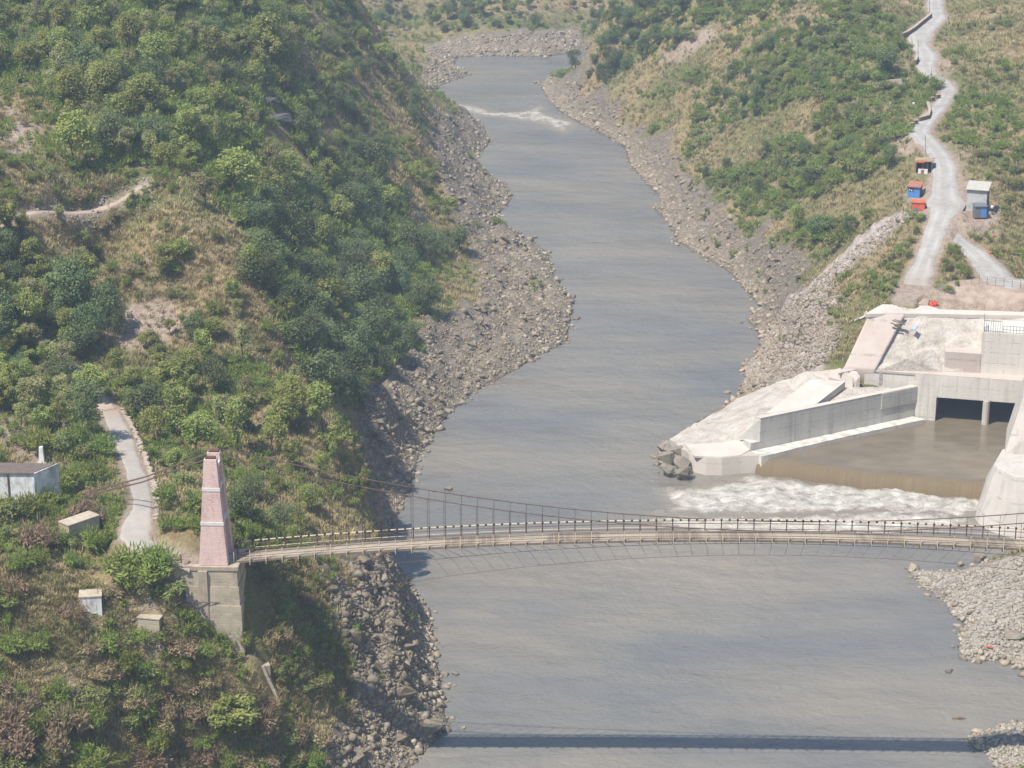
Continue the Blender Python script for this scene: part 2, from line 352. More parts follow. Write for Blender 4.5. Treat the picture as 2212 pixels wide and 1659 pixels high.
SOIL = [[(200,690),(330,640),(420,700),(330,760),(230,740)],[(120,430),(330,400),(340,440),(240,480),(110,470)],[(0,225),(60,250),(60,330),(0,340)],[(260,1230),(340,1300),(330,1400),(250,1350)],[(80,1470),(180,1440),(230,1500),(120,1540)],
 [(1950,415),(2090,385),(2160,440),(2140,520),(2050,500),(1960,480)],[(1940,640),(1985,560),(2040,640),(2010,660),(1930,660)],[(1440,120),(1530,50),(1560,70),(1460,140)],[(2000,280),(2060,330),(2120,420),(2080,380),(2030,300)],[(2030,150),(2060,165),(2040,130),(2020,100),(2010,120)],[(1940,290),(1995,330),(1960,335),(1925,310)],[(0,880),(40,900),(75,990),(110,1020),(60,1010),(20,950)]]
GREY = [[(520,190),(640,220),(660,270),(590,280)],[(420,60),(560,90),(600,180),(500,190),(400,120)]]
def zone(L, soft=1.5, warp=1.5):
    P = plan(L); d = poly_dist(GX + (fbm(GX * .25, GY * .25, 31) - .5) * 2 * warp, GY + (fbm(GX * .25, GY * .25, 37) - .5) * 2 * warp, P)
    return sstep(soft, -soft, d)
win = (GX > -110) & (GX < 130) & (GY > 130) & (GY < 700)
A_ROCK = np.maximum.reduce([zone(ROCK_L, 1.2, 3), zone(ROCK_R, 1.2, 3), zone(ROCK_F, 1.5, 3)])
A_RUB = zone(RUBBLE, 1.0, 2.0); A_BAR = zone(BARP, 0.8, 0.5); A_EXC = zone(EXC, 0.5, 0.6)
A_SOIL = np.maximum.reduce([zone(L, 1.5, 2.5) for L in SOIL])
A_GREY = np.maximum.reduce([zone(L, 2, 3) for L in GREY])
A_ROCK = np.maximum(A_ROCK, sstep(3.0, 1.0, DR) * (DR > -6))
A_ROCK = np.where(GY < 150, np.maximum(A_ROCK, sstep(10, 6, DR)), A_ROCK)

ROCKY = np.maximum(A_ROCK, A_RUB * .8)
rid = lambda s, o: 1 - np.abs(2 * fbm(GX * s, GY * s, o) - 1)
land = (DR > 0) * sstep(0.3, 3, DR)
Z1 = Z0 + (fbm(GX * .11, GY * .11, 3) - .5) * 2.2 + (fbm(GX * .35, GY * .35, 9) - .5) * 0.9
Z1 += ROCKY * ((rid(.2, 21) - .6) * 2.4 + (rid(.55, 25) - .6) * 1.5 + (np.round(fbm(GX * .5, GY * .5, 28) * 7) / 7 - .5) * 1.6)
# rills down the fall line on both slopes
Z1 += (1 - ROCKY) * (fbm(GX * .04, GY * .22, 14) - .5) * 1.6
flat = np.maximum(A_BAR, A_EXC); Z1 = Z1 * (1 - flat) + flat * (Z0 + (fbm(GX * .8, GY * .8, 5) - .5) * .35)
# under the concrete works the land keeps its smooth, lower level
works = poly_dist(GX, GY, np.array([tuple(atz(*p))[:2] for p in [(1430,1000,1),(1560,880,1),(1700,820,5),(1826,798,7),(1872,679,14.8),(2400,686,14.8),(2400,1170,0),(2108,1130,0),(1640,1020,0)]]))
A_WORK = sstep(1.5, -1.5, works); Z1 = Z1 * (1 - A_WORK) + A_WORK * (Z0 - 0.9)
A_CARVE = 0
HZ = shore(Z1)
A_ROAD = np.zeros_like(HZ)
for k, Q in [(k, ROADS[k]) for k in ('branch_road', 'dirt_path', 'hill_track', 'concrete_path', 'gravel_road')]:
    d, z, wd = near_line(Q, GX, GY); m = sstep(wd + 1.6, wd + 0.3, d); HZ = HZ * (1 - m) + m * z; A_ROAD = np.maximum(A_ROAD, sstep(wd + 1.1, wd + .2, d))
PADS = []
def pad(x, y, z, r, soft=1.5):
    global HZ
    m = sstep(r + soft, r, np.hypot(GX - x, GY - y)); HZ = HZ * (1 - m) + m * z
# ------------------------------------------------------------------ materials of the place
M = {}
M['concrete'] = concrete('concrete', (.60, .55, .47), (.72, .665, .58), 1.5, 0.9, 0.4, 0.0)
M['wallconc'] = concrete('wall_concrete', (.47, .445, .39), (.585, .56, .50), 1.3, 0.75, 0.55, 0.3, (.13, .13, .125))
M['pierconc'] = concrete('pier_concrete', (.47, .42, .36), (.57, .52, .46), 2.6, 0, 0.45)
M['pinkconc'] = concrete('pink_concrete', (.46, .37, .31), (.54, .47, .41), 4.0, 0, 0.15)
M['paleconc'] = concrete('pale_concrete', (.50, .44, .37), (.60, .54, .465), 3.0, 0, 0.3, 0, (.4, .33, .28))
s = NT('shotcrete'); f = s.noise(.5, 8, .68); g = s.noise(2.6, 6, .7)
c = s.ramp(f, [(.3, (.33, .275, .215)), (.47, (.51, .45, .375)), (.7, (.63, .575, .50))])
c = s.mix(s.ramp(g, [(.5, 0.), (.68, .65)]), c, (.30, .28, .26)); s.color(c); s.bump(g, .25); M['shot'] = s.m
s = NT('pink_plaster'); br = s.n('ShaderNodeTexBrick'); br.inputs['Scale'].default_value = 1; br.inputs['Brick Width'].default_value = .4; br.inputs['Row Height'].default_value = .16
br.inputs['Mortar Size'].default_value = .012; br.inputs['Color1'].default_value = (.74, .545, .485, 1); br.inputs['Color2'].default_value = (.70, .495, .44, 1); br.inputs['Mortar'].default_value = (.63, .44, .39, 1)
sx = s.n('ShaderNodeSeparateXYZ'); s.l(s.pos(), sx.inputs[0]); cb = s.n('ShaderNodeCombineXYZ'); s.l(s.math('ADD', sx.outputs[0], sx.outputs[1]), cb.inputs[0]); s.l(sx.outputs[2], cb.inputs[1]); s.l(cb.outputs[0], br.inputs['Vector'])
dirt = s.ramp(s.math('ADD', s.math('MULTIPLY', s.noise(5, 6, .7), .5), s.math('MULTIPLY', s.noise(.9, 6, .75, stretch=(1.5, 1.5, .25)), .5)), [(.49, 0.), (.62, .65)]); c = s.mix(dirt, br.outputs[0], (.38, .22, .19))
c = s.mix(s.ramp(s.noise(.5, 4, .6), [(.45, 0.), (.75, .4)]), c, (.72, .53, .48)); s.color(c); s.bump(br.outputs[1], -.01); M['pink'] = s.m
M['white'] = simple('white_paint', (.62, .59, .54), (.76, .73, .69), 2.0)
s = NT('dirty_whitewash'); f = s.noise(.55, 7, .68, stretch=(1, 1, .7)); g = s.noise(.9, 6, .75, stretch=(1.5, 1.5, .2))
c = s.ramp(f, [(.46, (.78, .77, .74)), (.56, (.55, .53, .49)), (.68, (.27, .26, .24))]); c = s.mix(s.ramp(g, [(.52, 0.), (.66, .85)]), c, (.10, .10, .095)); s.color(c); M['wash'] = s.m
def masonry(name, c1, c2, mortar, bw, bh, rough=.02):
    s = NT(name); br = s.n('ShaderNodeTexBrick'); br.inputs['Scale'].default_value = 1; br.inputs['Brick Width'].default_value = bw; br.inputs['Row Height'].default_value = bh
    br.inputs['Mortar Size'].default_value = .025; br.inputs['Color1'].default_value = c1 + (1,); br.inputs['Color2'].default_value = c2 + (1,); br.inputs['Mortar'].default_value = mortar + (1,); br.inputs['Bias'].default_value = -.2
    sx = s.n('ShaderNodeSeparateXYZ'); s.l(s.pos(), sx.inputs[0]); cb = s.n('ShaderNodeCombineXYZ'); s.l(s.math('ADD', sx.outputs[0], s.math('MULTIPLY', sx.outputs[1], .9)), cb.inputs[0]); s.l(sx.outputs[2], cb.inputs[1]); s.l(cb.outputs[0], br.inputs['Vector'])
    c = s.mix(s.ramp(s.noise(.7, 6, .65), [(.42, 0.), (.7, .75)]), br.outputs[0], tuple(x * .62 for x in c2)); c = s.mix(s.ramp(s.noise(4, 5, .7), [(.45, 0.), (.7, .4)]), c, mortar)
    s.color(c); s.bump(br.outputs[1], -.03); return s.m
M['stone'] = masonry('stone_masonry', (.50, .42, .31), (.38, .32, .23), (.55, .47, .355), .55, .26)
M['block'] = masonry('block_masonry', (.56, .55, .51), (.50, .49, .46), (.62, .6, .56), .5, .25)
M['capstone'] = simple('capstone', (.33, .27, .2), (.46, .38, .29), 2, .9, .03)
M['darkstone'] = simple('parapet_stone', (.12, .095, .08), (.2, .155, .125), 2.5, .95, .05)
M['steel'] = simple('rusty_steel', (.055, .035, .028), (.13, .07, .05), 3, .8, .005, c3=(.09, .05, .04))
M['cable'] = simple('rusty_cable', (.10, .06, .05), (.17, .105, .085), 2, .8, 0)
M['cream'] = simple('cream_paint', (.50, .40, .27), (.66, .55, .38), 3, .7, .003)
M['joint'] = simple('black_joint', (.02, .02, .02), (.05, .045, .04), 3, .7, 0)
s = NT('deck_planks'); wv = s.n('ShaderNodeTexBrick'); wv.inputs['Scale'].default_value = 1; wv.inputs['Brick Width'].default_value = .24; wv.inputs['Row Height'].default_value = 6; wv.offset = 0
wv.inputs['Mortar Size'].default_value = .012; wv.inputs['Color1'].default_value = (.345, .28, .205, 1); wv.inputs['Color2'].default_value = (.25, .195, .14, 1); wv.inputs['Mortar'].default_value = (.06, .045, .04, 1); s.l(s.pos(), wv.inputs['Vector'])
pt = s.ramp(s.noise(.28, 2, .4, stretch=(1, .25, 1)), [(.42, 0.), (.46, 1.)]); c = s.mix(pt, wv.outputs[0], (.45, .375, .28), 'MIX'); c = s.mix(.4, c, wv.outputs[0]); s.color(c); M['planks'] = s.m
M['galv'] = simple('galvanised', (.16, .175, .19), (.25, .27, .29), 3, .5, .004, metal=.4)
M['blue'] = simple('blue_paint', (.06, .21, .52), (.10, .28, .62), 2, .6, .004)
M['redroof'] = simple('red_rust_roof', (.30, .115, .075), (.40, .17, .115), 2.5, .8, .01)
M['brownwall'] = simple('brown_boards', (.10, .05, .04), (.17, .085, .065), 4, .85, .01)
M['orange'] = simple('orange_tarpaulin', (.72, .105, .045), (.85, .16, .075), 2.2, .7, .03)
M['thatch'] = simple('thatch', (.32, .23, .13), (.52, .40, .25), 6, .95, .06)
M['tin'] = simple('tin_roof', (.38, .355, .30), (.48, .455, .39), 2.5, .6, .01)
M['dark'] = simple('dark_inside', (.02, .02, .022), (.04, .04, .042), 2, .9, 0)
M['wood'] = simple('old_wood', (.14, .11, .08), (.26, .2, .15), 4, .9, .01, stretch=(1, 1, .2))
M['whitecloth'] = simple('white_cloth', (.72, .71, .69), (.82, .81, .79), 3, .8, .01)
M['red'] = simple('red_cloth', (.55, .05, .035), (.7, .1, .06), 3, .8, .02)
M['skin'] = simple('skin', (.26, .15, .1), (.32, .19, .13), 8, .6, 0)
M['trouser'] = simple('dark_cloth', (.03, .03, .035), (.06, .055, .06), 6, .9, 0)
M['bluecloth'] = simple('blue_sheet', (.25, .35, .5), (.4, .48, .6), 3, .6, .01)
def rockmat(name, dark, mid, pale, pink):
    s = NT(name); f = s.noise(.9, 7, .68); t = s.attr('tone'); oi = s.n('ShaderNodeObjectInfo')
    v = s.math('ADD', s.math('MULTIPLY', f, .6), s.math('ADD', s.math('MULTIPLY', t, .45), s.math('MULTIPLY', oi.outputs['Random'], .12)))
    c = s.ramp(v, [(.25, dark), (.5, mid), (.75, pale)]); c = s.mix(s.ramp(s.noise(.09, 3, .5), [(.45, 0.), (.65, .5)]), c, pink, 'MIX')
    sz = s.n('ShaderNodeSeparateXYZ'); s.l(s.pos(), sz.inputs[0])
    up = s.math('ADD', sz.outputs[2], s.math('MULTIPLY', s.noise(.15, 4, .6), 5.0)); k = s.ramp(s.math('DIVIDE', up, 12.0), [(.3, 0.), (.62, .55)])
    c = s.mix(k, c, s.mix(.5, dark, mid))
    wet = s.ramp(s.math('ADD', sz.outputs[2], s.math('MULTIPLY', s.noise(1.2, 2, .5), .15)), [(.16, .6), (.3, 0.)]); c = s.mix(wet, c, (.09, .075, .06))
    s.color(c); g = s.noise(3.2, 7, .7); s.bump(g, .16); s.b.inputs['Roughness'].default_value = .92; return s.m
M['rock'] = rockmat('bank_rock', (.14, .112, .08), (.30, .245, .175), (.46, .385, .285), (.36, .29, .205))
M['darkrock'] = rockmat('dark_rock', (.07, .068, .07), (.13, .125, .125), (.2, .19, .185), (.15, .14, .135))
M['cobble'] = rockmat('pale_cobbles', (.19, .16, .12), (.33, .285, .22), (.45, .395, .315), (.36, .305, .23))

# ------------------------------------------------------------------ land and roads
def carve(P, z):
    global HZ
    d = poly_dist(GX, GY, np.array(P)); HZ = np.where(d < 0, np.minimum(HZ, z), HZ)
Oa = atz(2019.6, 909, 1.8); Ob = atz(2133, 917.8, 1.8); OD = (Ob - Oa); OD.z = 0; OD.normalize(); ON = Vector((-OD.y, OD.x, 0))
if ON.y < 0: ON = -ON
def ol(s_, t_, z): p = Oa + OD * s_ + ON * t_; return Vector((p.x, p.y, z))
carve([tuple(atz(*p))[:2] for p in [(1425,1040,0),(1440,952,.4),(1500,918,.9),(1562,886,1.3),(1592,866,2),(1682,829,4.8),(1746,806,6.4),(1830,806,8),(1990,812,8),(1990,838,7.0),(1972,845,6.2),(1650,1000,2.2),(1640,1040,0)]], -.6)
carve([tuple(ol(a, b, 0))[:2] for a, b in [(-3.4, -1), (24, -1), (24, 12), (-3.4, 12)]], -.5)

s = NT('hillside'); pos = s.pos()
n1 = s.noise(.12, 6, .6); n2 = s.noise(.9, 6, .65); n3 = s.noise(4.0, 5, .7); n4 = s.noise(.05, 4, .55, stretch=(.45, 1.3, .6))
dry = s.ramp(n2, [(.28, (.20, .145, .07)), (.5, (.33, .255, .125)), (.72, (.44, .36, .195))])
earth = s.ramp(n2, [(.3, (.22, .155, .09)), (.6, (.36, .275, .17)), (.8, (.45, .36, .245))])
green = s.ramp(n3, [(.3, (.08, .11, .03)), (.7, (.16, .19, .06))])
g = s.mix(s.ramp(n1, [(.42, 0.), (.6, .8)]), dry, earth); g = s.mix(s.ramp(n4, [(.44, 0.), (.58, .85)]), g, green)
g = s.mix(s.ramp(n3, [(.35, .45), (.55, 0.)]), g, (.12, .09, .055))
soil = s.ramp(s.noise(1.6, 7, .7), [(.28, (.25, .175, .13)), (.5, (.39, .30, .235)), (.7, (.50, .41, .33))])
g = s.mix(s.attr('soil'), g, soil)
vor = s.n('ShaderNodeTexVoronoi'); vor.inputs['Scale'].default_value = .9; s.l(s.pos((1, 1, 1.6)), vor.inputs['Vector'])
rk = s.ramp(s.noise(1.1, 8, .7), [(.28, (.14, .115, .085)), (.5, (.33, .27, .195)), (.72, (.48, .40, .30))])
rk = s.mix(s.ramp(vor.outputs['Distance'], [(.05, .0), (.75, .45)]), rk, (.10, .085, .07))
sz = s.n('ShaderNodeSeparateXYZ'); s.l(s.pos(), sz.inputs[0]); k = s.ramp(s.math('DIVIDE', s.math('ADD', sz.outputs[2], s.math('MULTIPLY', n1, 5.)), 12.), [(.3, 0.), (.6, .5)])
rk = s.mix(k, rk, (.15, .13, .115)); wet = s.ramp(sz.outputs[2], [(.12, .65), (.35, 0.)]); rk = s.mix(wet, rk, (.09, .075, .06))
g = s.mix(s.attr('rock'), g, rk)
rb = s.ramp(s.noise(.8, 8, .72), [(.3, (.28, .215, .18)), (.48, (.43, .355, .305)), (.7, (.60, .55, .50))]); g = s.mix(s.attr('rubble'), g, rb)
bar = s.ramp(s.noise(1.8, 7, .72), [(.3, (.24, .2, .165)), (.5, (.42, .375, .315)), (.7, (.55, .50, .43))]); pud = s.ramp(s.noise(.28, 3, .5), [(.58, 0.), (.66, .7)]); bar = s.mix(pud, bar, (.2, .17, .145)); g = s.mix(s.attr('bar'), g, bar)
ex = s.ramp(s.noise(.7, 6, .65), [(.3, (.36, .26, .19)), (.6, (.52, .405, .315)), (.8, (.60, .5, .41))]); g = s.mix(s.attr('cut'), g, ex)
s.color(g); s.bump(s.math('ADD', s.math('MULTIPLY', n2, 1.2), s.math('MULTIPLY', n3, .5)), .5); s.b.inputs['Roughness'].default_value = .95; s.b.inputs['Specular IOR Level'].default_value = .1
M['ground'] = s.m
def build_land():
    ny, nx = GX.shape; idx = np.arange(ny * nx).reshape(ny, nx)
    F = np.stack([idx[:-1, :-1], idx[:-1, 1:], idx[1:, 1:], idx[1:, :-1]], -1).reshape(-1, 4)
    soil = np.clip(np.maximum(A_SOIL, A_ROAD * .9) - A_ROCK, 0, 1)
    o = link('hillside', np_mesh('hillside', np.stack([GX, GY, HZ], -1).reshape(-1, 3), F, {'rock': A_ROCK.ravel(), 'rubble': A_RUB.ravel(), 'bar': A_BAR.ravel(), 'cut': A_EXC.ravel(), 'soil': soil.ravel()}, True), M['ground'])
    tag(o, 'steep dry gorge sides with rocky river banks', 'hillside', kind='structure')
def roadmat(name, a, b, c_, tracks=True):
    s = NT(name); al = s.attr('along'); f = s.noise(1.5, 7, .7); g = s.noise(.25, 4, .6); c = s.ramp(s.math('ADD', s.math('MULTIPLY', f, .6), s.math('MULTIPLY', g, .4)), [(.32, a), (.5, b), (.66, c_)])
    if tracks:
        t = s.attr('across'); w1 = s.math('ABSOLUTE', s.math('SUBTRACT', s.math('ABSOLUTE', t), .42)); tr = s.ramp(w1, [(.08, .5), (.22, 0.)])
        c = s.mix(s.math('MULTIPLY', tr, s.ramp(g, [(.35, 0.), (.55, 1.)])), c, tuple(x * 1.12 for x in c_)); ed = s.ramp(s.math('ADD', s.math('ABSOLUTE', t), s.math('MULTIPLY', f, .5)), [(1.02, 0.), (1.3, .8)]); c = s.mix(ed, c, (.36, .28, .21))
    en = s.ramp(s.math('ADD', s.math('MULTIPLY', s.math('ABSOLUTE', s.math('SUBTRACT', al, .5)), 2.0), s.math('MULTIPLY', s.math('SUBTRACT', f, .5), .25)), [(.86, 0.), (1.0, .9)]); c = s.mix(en, c, (.36, .275, .20))
    s.color(c); s.bump(f, .06); return s.m
M['gravel'] = roadmat('road_gravel', (.25, .225, .195), (.345, .32, .285), (.41, .39, .355))
M['pathconc'] = roadmat('path_concrete', (.30, .265, .22), (.36, .32, .275), (.41, .37, .32), False)
M['earthpath'] = roadmat('path_earth', (.30, .225, .17), (.40, .31, .24), (.5, .42, .34), False)
def build_road(name, Q, mat, lift, label):
    n, m = len(Q), 11; T = np.gradient(Q[:, :2], axis=0); T /= np.linalg.norm(T, axis=1)[:, None] + 1e-9; Nn = np.c_[T[:, 1], -T[:, 0]]
    a = np.linspace(-1, 1, m); V = []; 
    for j in range(n):
        w1, w2 = [1 + .34 * (fbm(np.array([j * .55]), np.array([q_]), 41)[0] - .5) * 2 for q_ in (3.3, 9.1)]
        for t in a:
            wob = w1 if t < 0 else w2
            x, y = Q[j, :2] + Nn[j] * t * (Q[j, 3] + .25) * wob; V.append((x, y, Q[j, 2] + lift - .03 * t * t - (.22 if abs(t) > .95 else 0) - .5 * max(0, 1 - j / (.035 * n)) - .5 * max(0, 1 - (n - 1 - j) / (.03 * n)) * (name != 'concrete_path')))
    idx = np.arange(n * m).reshape(n, m); F = np.stack([idx[:-1, :-1], idx[:-1, 1:], idx[1:, 1:], idx[1:, :-1]], -1).reshape(-1, 4)
    o = link(name, np_mesh(name, V, F, {'across': np.tile(a, n), 'along': np.repeat(np.linspace(0, 1, n), m)}, True), mat); tag(o, label, 'road', kind='structure')

# ------------------------------------------------------------------ water
s = NT('river_water'); s.b.inputs['IOR'].default_value = 1.33; s.b.inputs['Roughness'].default_value = .2; s.b.inputs['Specular IOR Level'].default_value = 1.0
foam = s.attr('foam'); f1 = s.noise(.6, 8, .75, stretch=(.8, 1.1, 1)); f2 = s.noise(3.6, 7, .75); big = s.noise(.045, 4, .55, stretch=(.6, 1.3, 1))
mud = s.ramp(big, [(.36, (.152, .151, .142)), (.64, (.228, .202, .160))]); fm = s.math('ADD', s.math('MULTIPLY', f1, .75), s.math('MULTIPLY', f2, .35))
white = s.math('GREATER_THAN', s.math('ADD', foam, fm), 1.02); k = s.ramp(s.math('SUBTRACT', s.math('ADD', foam, fm), .62), [(.36, 0.), (.64, 1.)])
churn = s.mix(s.ramp(foam, [(.05, 0.), (.4, .7)]), mud, (.30, .25, .185)); s.color(s.mix(k, churn, (.76, .72, .63)))
calm = s.ramp(s.noise(.055, 5, .6, stretch=(.7, 1.2, 1)), [(.38, 0.), (.62, .2)]); s.l(s.math('ADD', s.math('ADD', .13, calm), s.math('MULTIPLY', k, .6)), s.b.inputs['Roughness'])
wv = s.math('ADD', s.math('MULTIPLY', s.noise(.33, 6, .65, stretch=(.75, 1.1, 1)), 1.0), s.math('ADD', s.math('MULTIPLY', s.noise(1.6, 4, .6, stretch=(.8, 1.1, 1)), .2), s.math('MULTIPLY', s.noise(.07, 3, .5, stretch=(.6, 1.2, 1)), 3.0)))
s.bump(s.math('ADD', wv, s.math('MULTIPLY', s.math('MULTIPLY', foam, fm), 1.5)), .55); M['water'] = s.m
s = NT('pool_water'); s.b.inputs['IOR'].default_value = 1.33; s.l(s.math('SUBTRACT', .8, s.math('MULTIPLY', s.attr('spray'), .68)), s.b.inputs['Specular IOR Level']); s.l(s.math('ADD', .05, s.math('MULTIPLY', s.attr('spray'), .55)), s.b.inputs['Roughness']); n = s.noise(.4, 4, .55, stretch=(.7, 1.3, 1))
sp = s.attr('spray'); q = s.math('GREATER_THAN', s.math('ADD', s.noise(13, 3, .6, stretch=(1, 1, .5)), s.math('MULTIPLY', sp, .12)), .80); c = s.ramp(n, [(.35, (.15, .12, .08)), (.65, (.185, .15, .105))])
cw = s.n('ShaderNodeCombineXYZ'); s.l(s.math('MULTIPLY', s.attr('run'), 2.6), cw.inputs[0]); s.l(s.math('MULTIPLY', sp, 2.2), cw.inputs[1]); stk = s.ramp(s.noise(1.0, 5, .6, vec=cw.outputs[0]), [(.3, (.15, .112, .063)), (.55, (.172, .13, .074)), (.8, (.205, .16, .096))]); c = s.mix(sp, c, stk); s.color(s.mix(s.math('MULTIPLY', s.math('MULTIPLY', q, sp), .35), c, (.5, .45, .36))); s.bump(s.math('MULTIPLY', s.math('SUBTRACT', 1.0, sp), s.math('ADD', s.math('MULTIPLY', n, .35), s.math('MULTIPLY', s.noise(2.2, 3, .5), .12))), .25); M['pool'] = s.m
def build_water():
    xs = np.arange(-70, 130, .4); ys = [100.0]
    while ys[-1] < 720: ys.append(ys[-1] + max(.4, .0018 * ys[-1]))
    X, Y = np.meshgrid(xs, np.array(ys)); u, v = to_px(np.stack([X, Y, 0 * X], -1)); u = u.reshape(X.shape); v = v.reshape(X.shape)
    fo = np.zeros(X.shape)
    wx = (fbm(X * .12, Y * .12, 51) - .5) * 14; wy = (fbm(X * .12, Y * .12, 57) - .5) * 14
    def fz(L, amp, soft=3.0, z=0.0):
        P = np.array([tuple(atz(a, b, 0))[:2] for a, b in L]); return amp * sstep(soft, -soft, poly_dist(X + wx * .35, Y + wy * .35, P))
    fo = np.maximum(fo, fz([(1632,1012),(1700,1030),(1800,1042),(1960,1055),(2125,1075),(2150,1110),(2060,1120),(1900,1112),(1700,1105),(1560,1112),(1470,1108),(1400,1112),(1440,1085),(1420,1070),(1500,1046),(1600,1026)], .56, 2.0))
    fo = np.maximum(fo, fz([(1425,1050),(1500,1046),(1640,1018),(1640,1040),(1560,1075),(1430,1090)], .56, 2.0))
    fo = np.maximum(fo, fz([(1380,1112),(1600,1108),(1900,1105),(2120,1112),(2130,1140),(1980,1160),(1850,1165),(1780,1165),(1600,1160),(1390,1135)], .57, 3))
    fo = np.maximum(fo, fz([(945,222),(1010,224),(1080,240),(1130,238),(1180,228),(1195,246),(1240,266),(1225,290),(1150,262),(1060,250),(980,240)], .50, 2.6))
    fo = np.maximum(fo, fz([(1700,1205),(1980,1210),(1900,1250),(1700,1240)], .18, 4)); fo = np.maximum(fo, fz([(975,1318),(1050,1316),(1060,1335),(985,1345)], .2, 2))
    fo = np.maximum(fo, fz([(950,1215),(1400,1180),(1800,1200),(1700,1300),(1200,1290),(980,1270)], .26, 6))
    n1 = fbm(X * .5, Y * .5, 61) - .5; n2 = fbm(X * 1.3, Y * 1.3, 66) - .5
    Z = fo ** 1.3 * (n1 * 1.5 + n2 * .9) * 1.3 + (fbm(X * .09, Y * .2, 71) - .5) * .12
    idx = np.arange(X.size).reshape(X.shape); F = np.stack([idx[:-1, :-1], idx[:-1, 1:], idx[1:, 1:], idx[1:, :-1]], -1).reshape(-1, 4)
    keep = (hgt(X, Y) < .8); kf = keep[:-1, :-1] | keep[1:, 1:] | keep[:-1, 1:] | keep[1:, :-1]; F = F[kf.ravel()]
    used = np.unique(F); mp = np.full(X.size, -1); mp[used] = np.arange(len(used))
    V = np.stack([X, Y, Z], -1).reshape(-1, 3)[used]
    o = link('river', np_mesh('river', V, mp[F], {'foam': fo.ravel()[used]}, True), M['water']); tag(o, 'murky grey brown river with white rapids', 'river', kind='structure')
    # the basin behind the weir and the sheet of water falling over it
    L = atz(1643, 986, 1.8); Rr = atz(2150, 1040, 1.8); B = (Rr - L).length; D = (Rr - L).normalized(); Nn = Vector((D.y, -D.x, 0))
    if Nn.y > 0: Nn = -Nn
    prof = [(-34, 1.8), (-12, 1.8), (-5, 1.8), (-2, 1.79), (-.8, 1.76), (0, 1.7), (.4, 1.58), (.8, 1.38), (1.15, 1.1), (1.45, .75), (1.7, .4), (1.9, 0), (2.1, -.5)]
    V = []; sp = []; rn = []; ss = np.arange(-.3, B + 4, .3)
    for a in ss:
        cur = .55 * math.sin(min(max(a / B, 0), 1) * math.pi); wob = (fbm(np.array([a * .6]), np.array([2.]), 77)[0] - .5) * .35
        for t, z in prof:
            tt = t + (cur + wob * (t > 0)) * (1 if t > -3 else 0); x = L + D * (a if t > -6 else a - (2.5 if a < 1 else 0)) + Nn * tt; V.append((x.x, x.y, z)); rn.append(a); sp.append(min(max((t + .3) / .9, 0), 1))
    idx = np.arange(len(ss) * len(prof)).reshape(len(ss), -1); F = np.stack([idx[:-1, :-1], idx[1:, :-1], idx[1:, 1:], idx[:-1, 1:]], -1).reshape(-1, 4)
    o = link('tailrace_water', np_mesh('tailrace_water', V, F, {'spray': sp, 'run': rn}, True), M['pool']); tag(o, 'brown water in the outlet basin spilling over the weir', 'water', kind='structure')

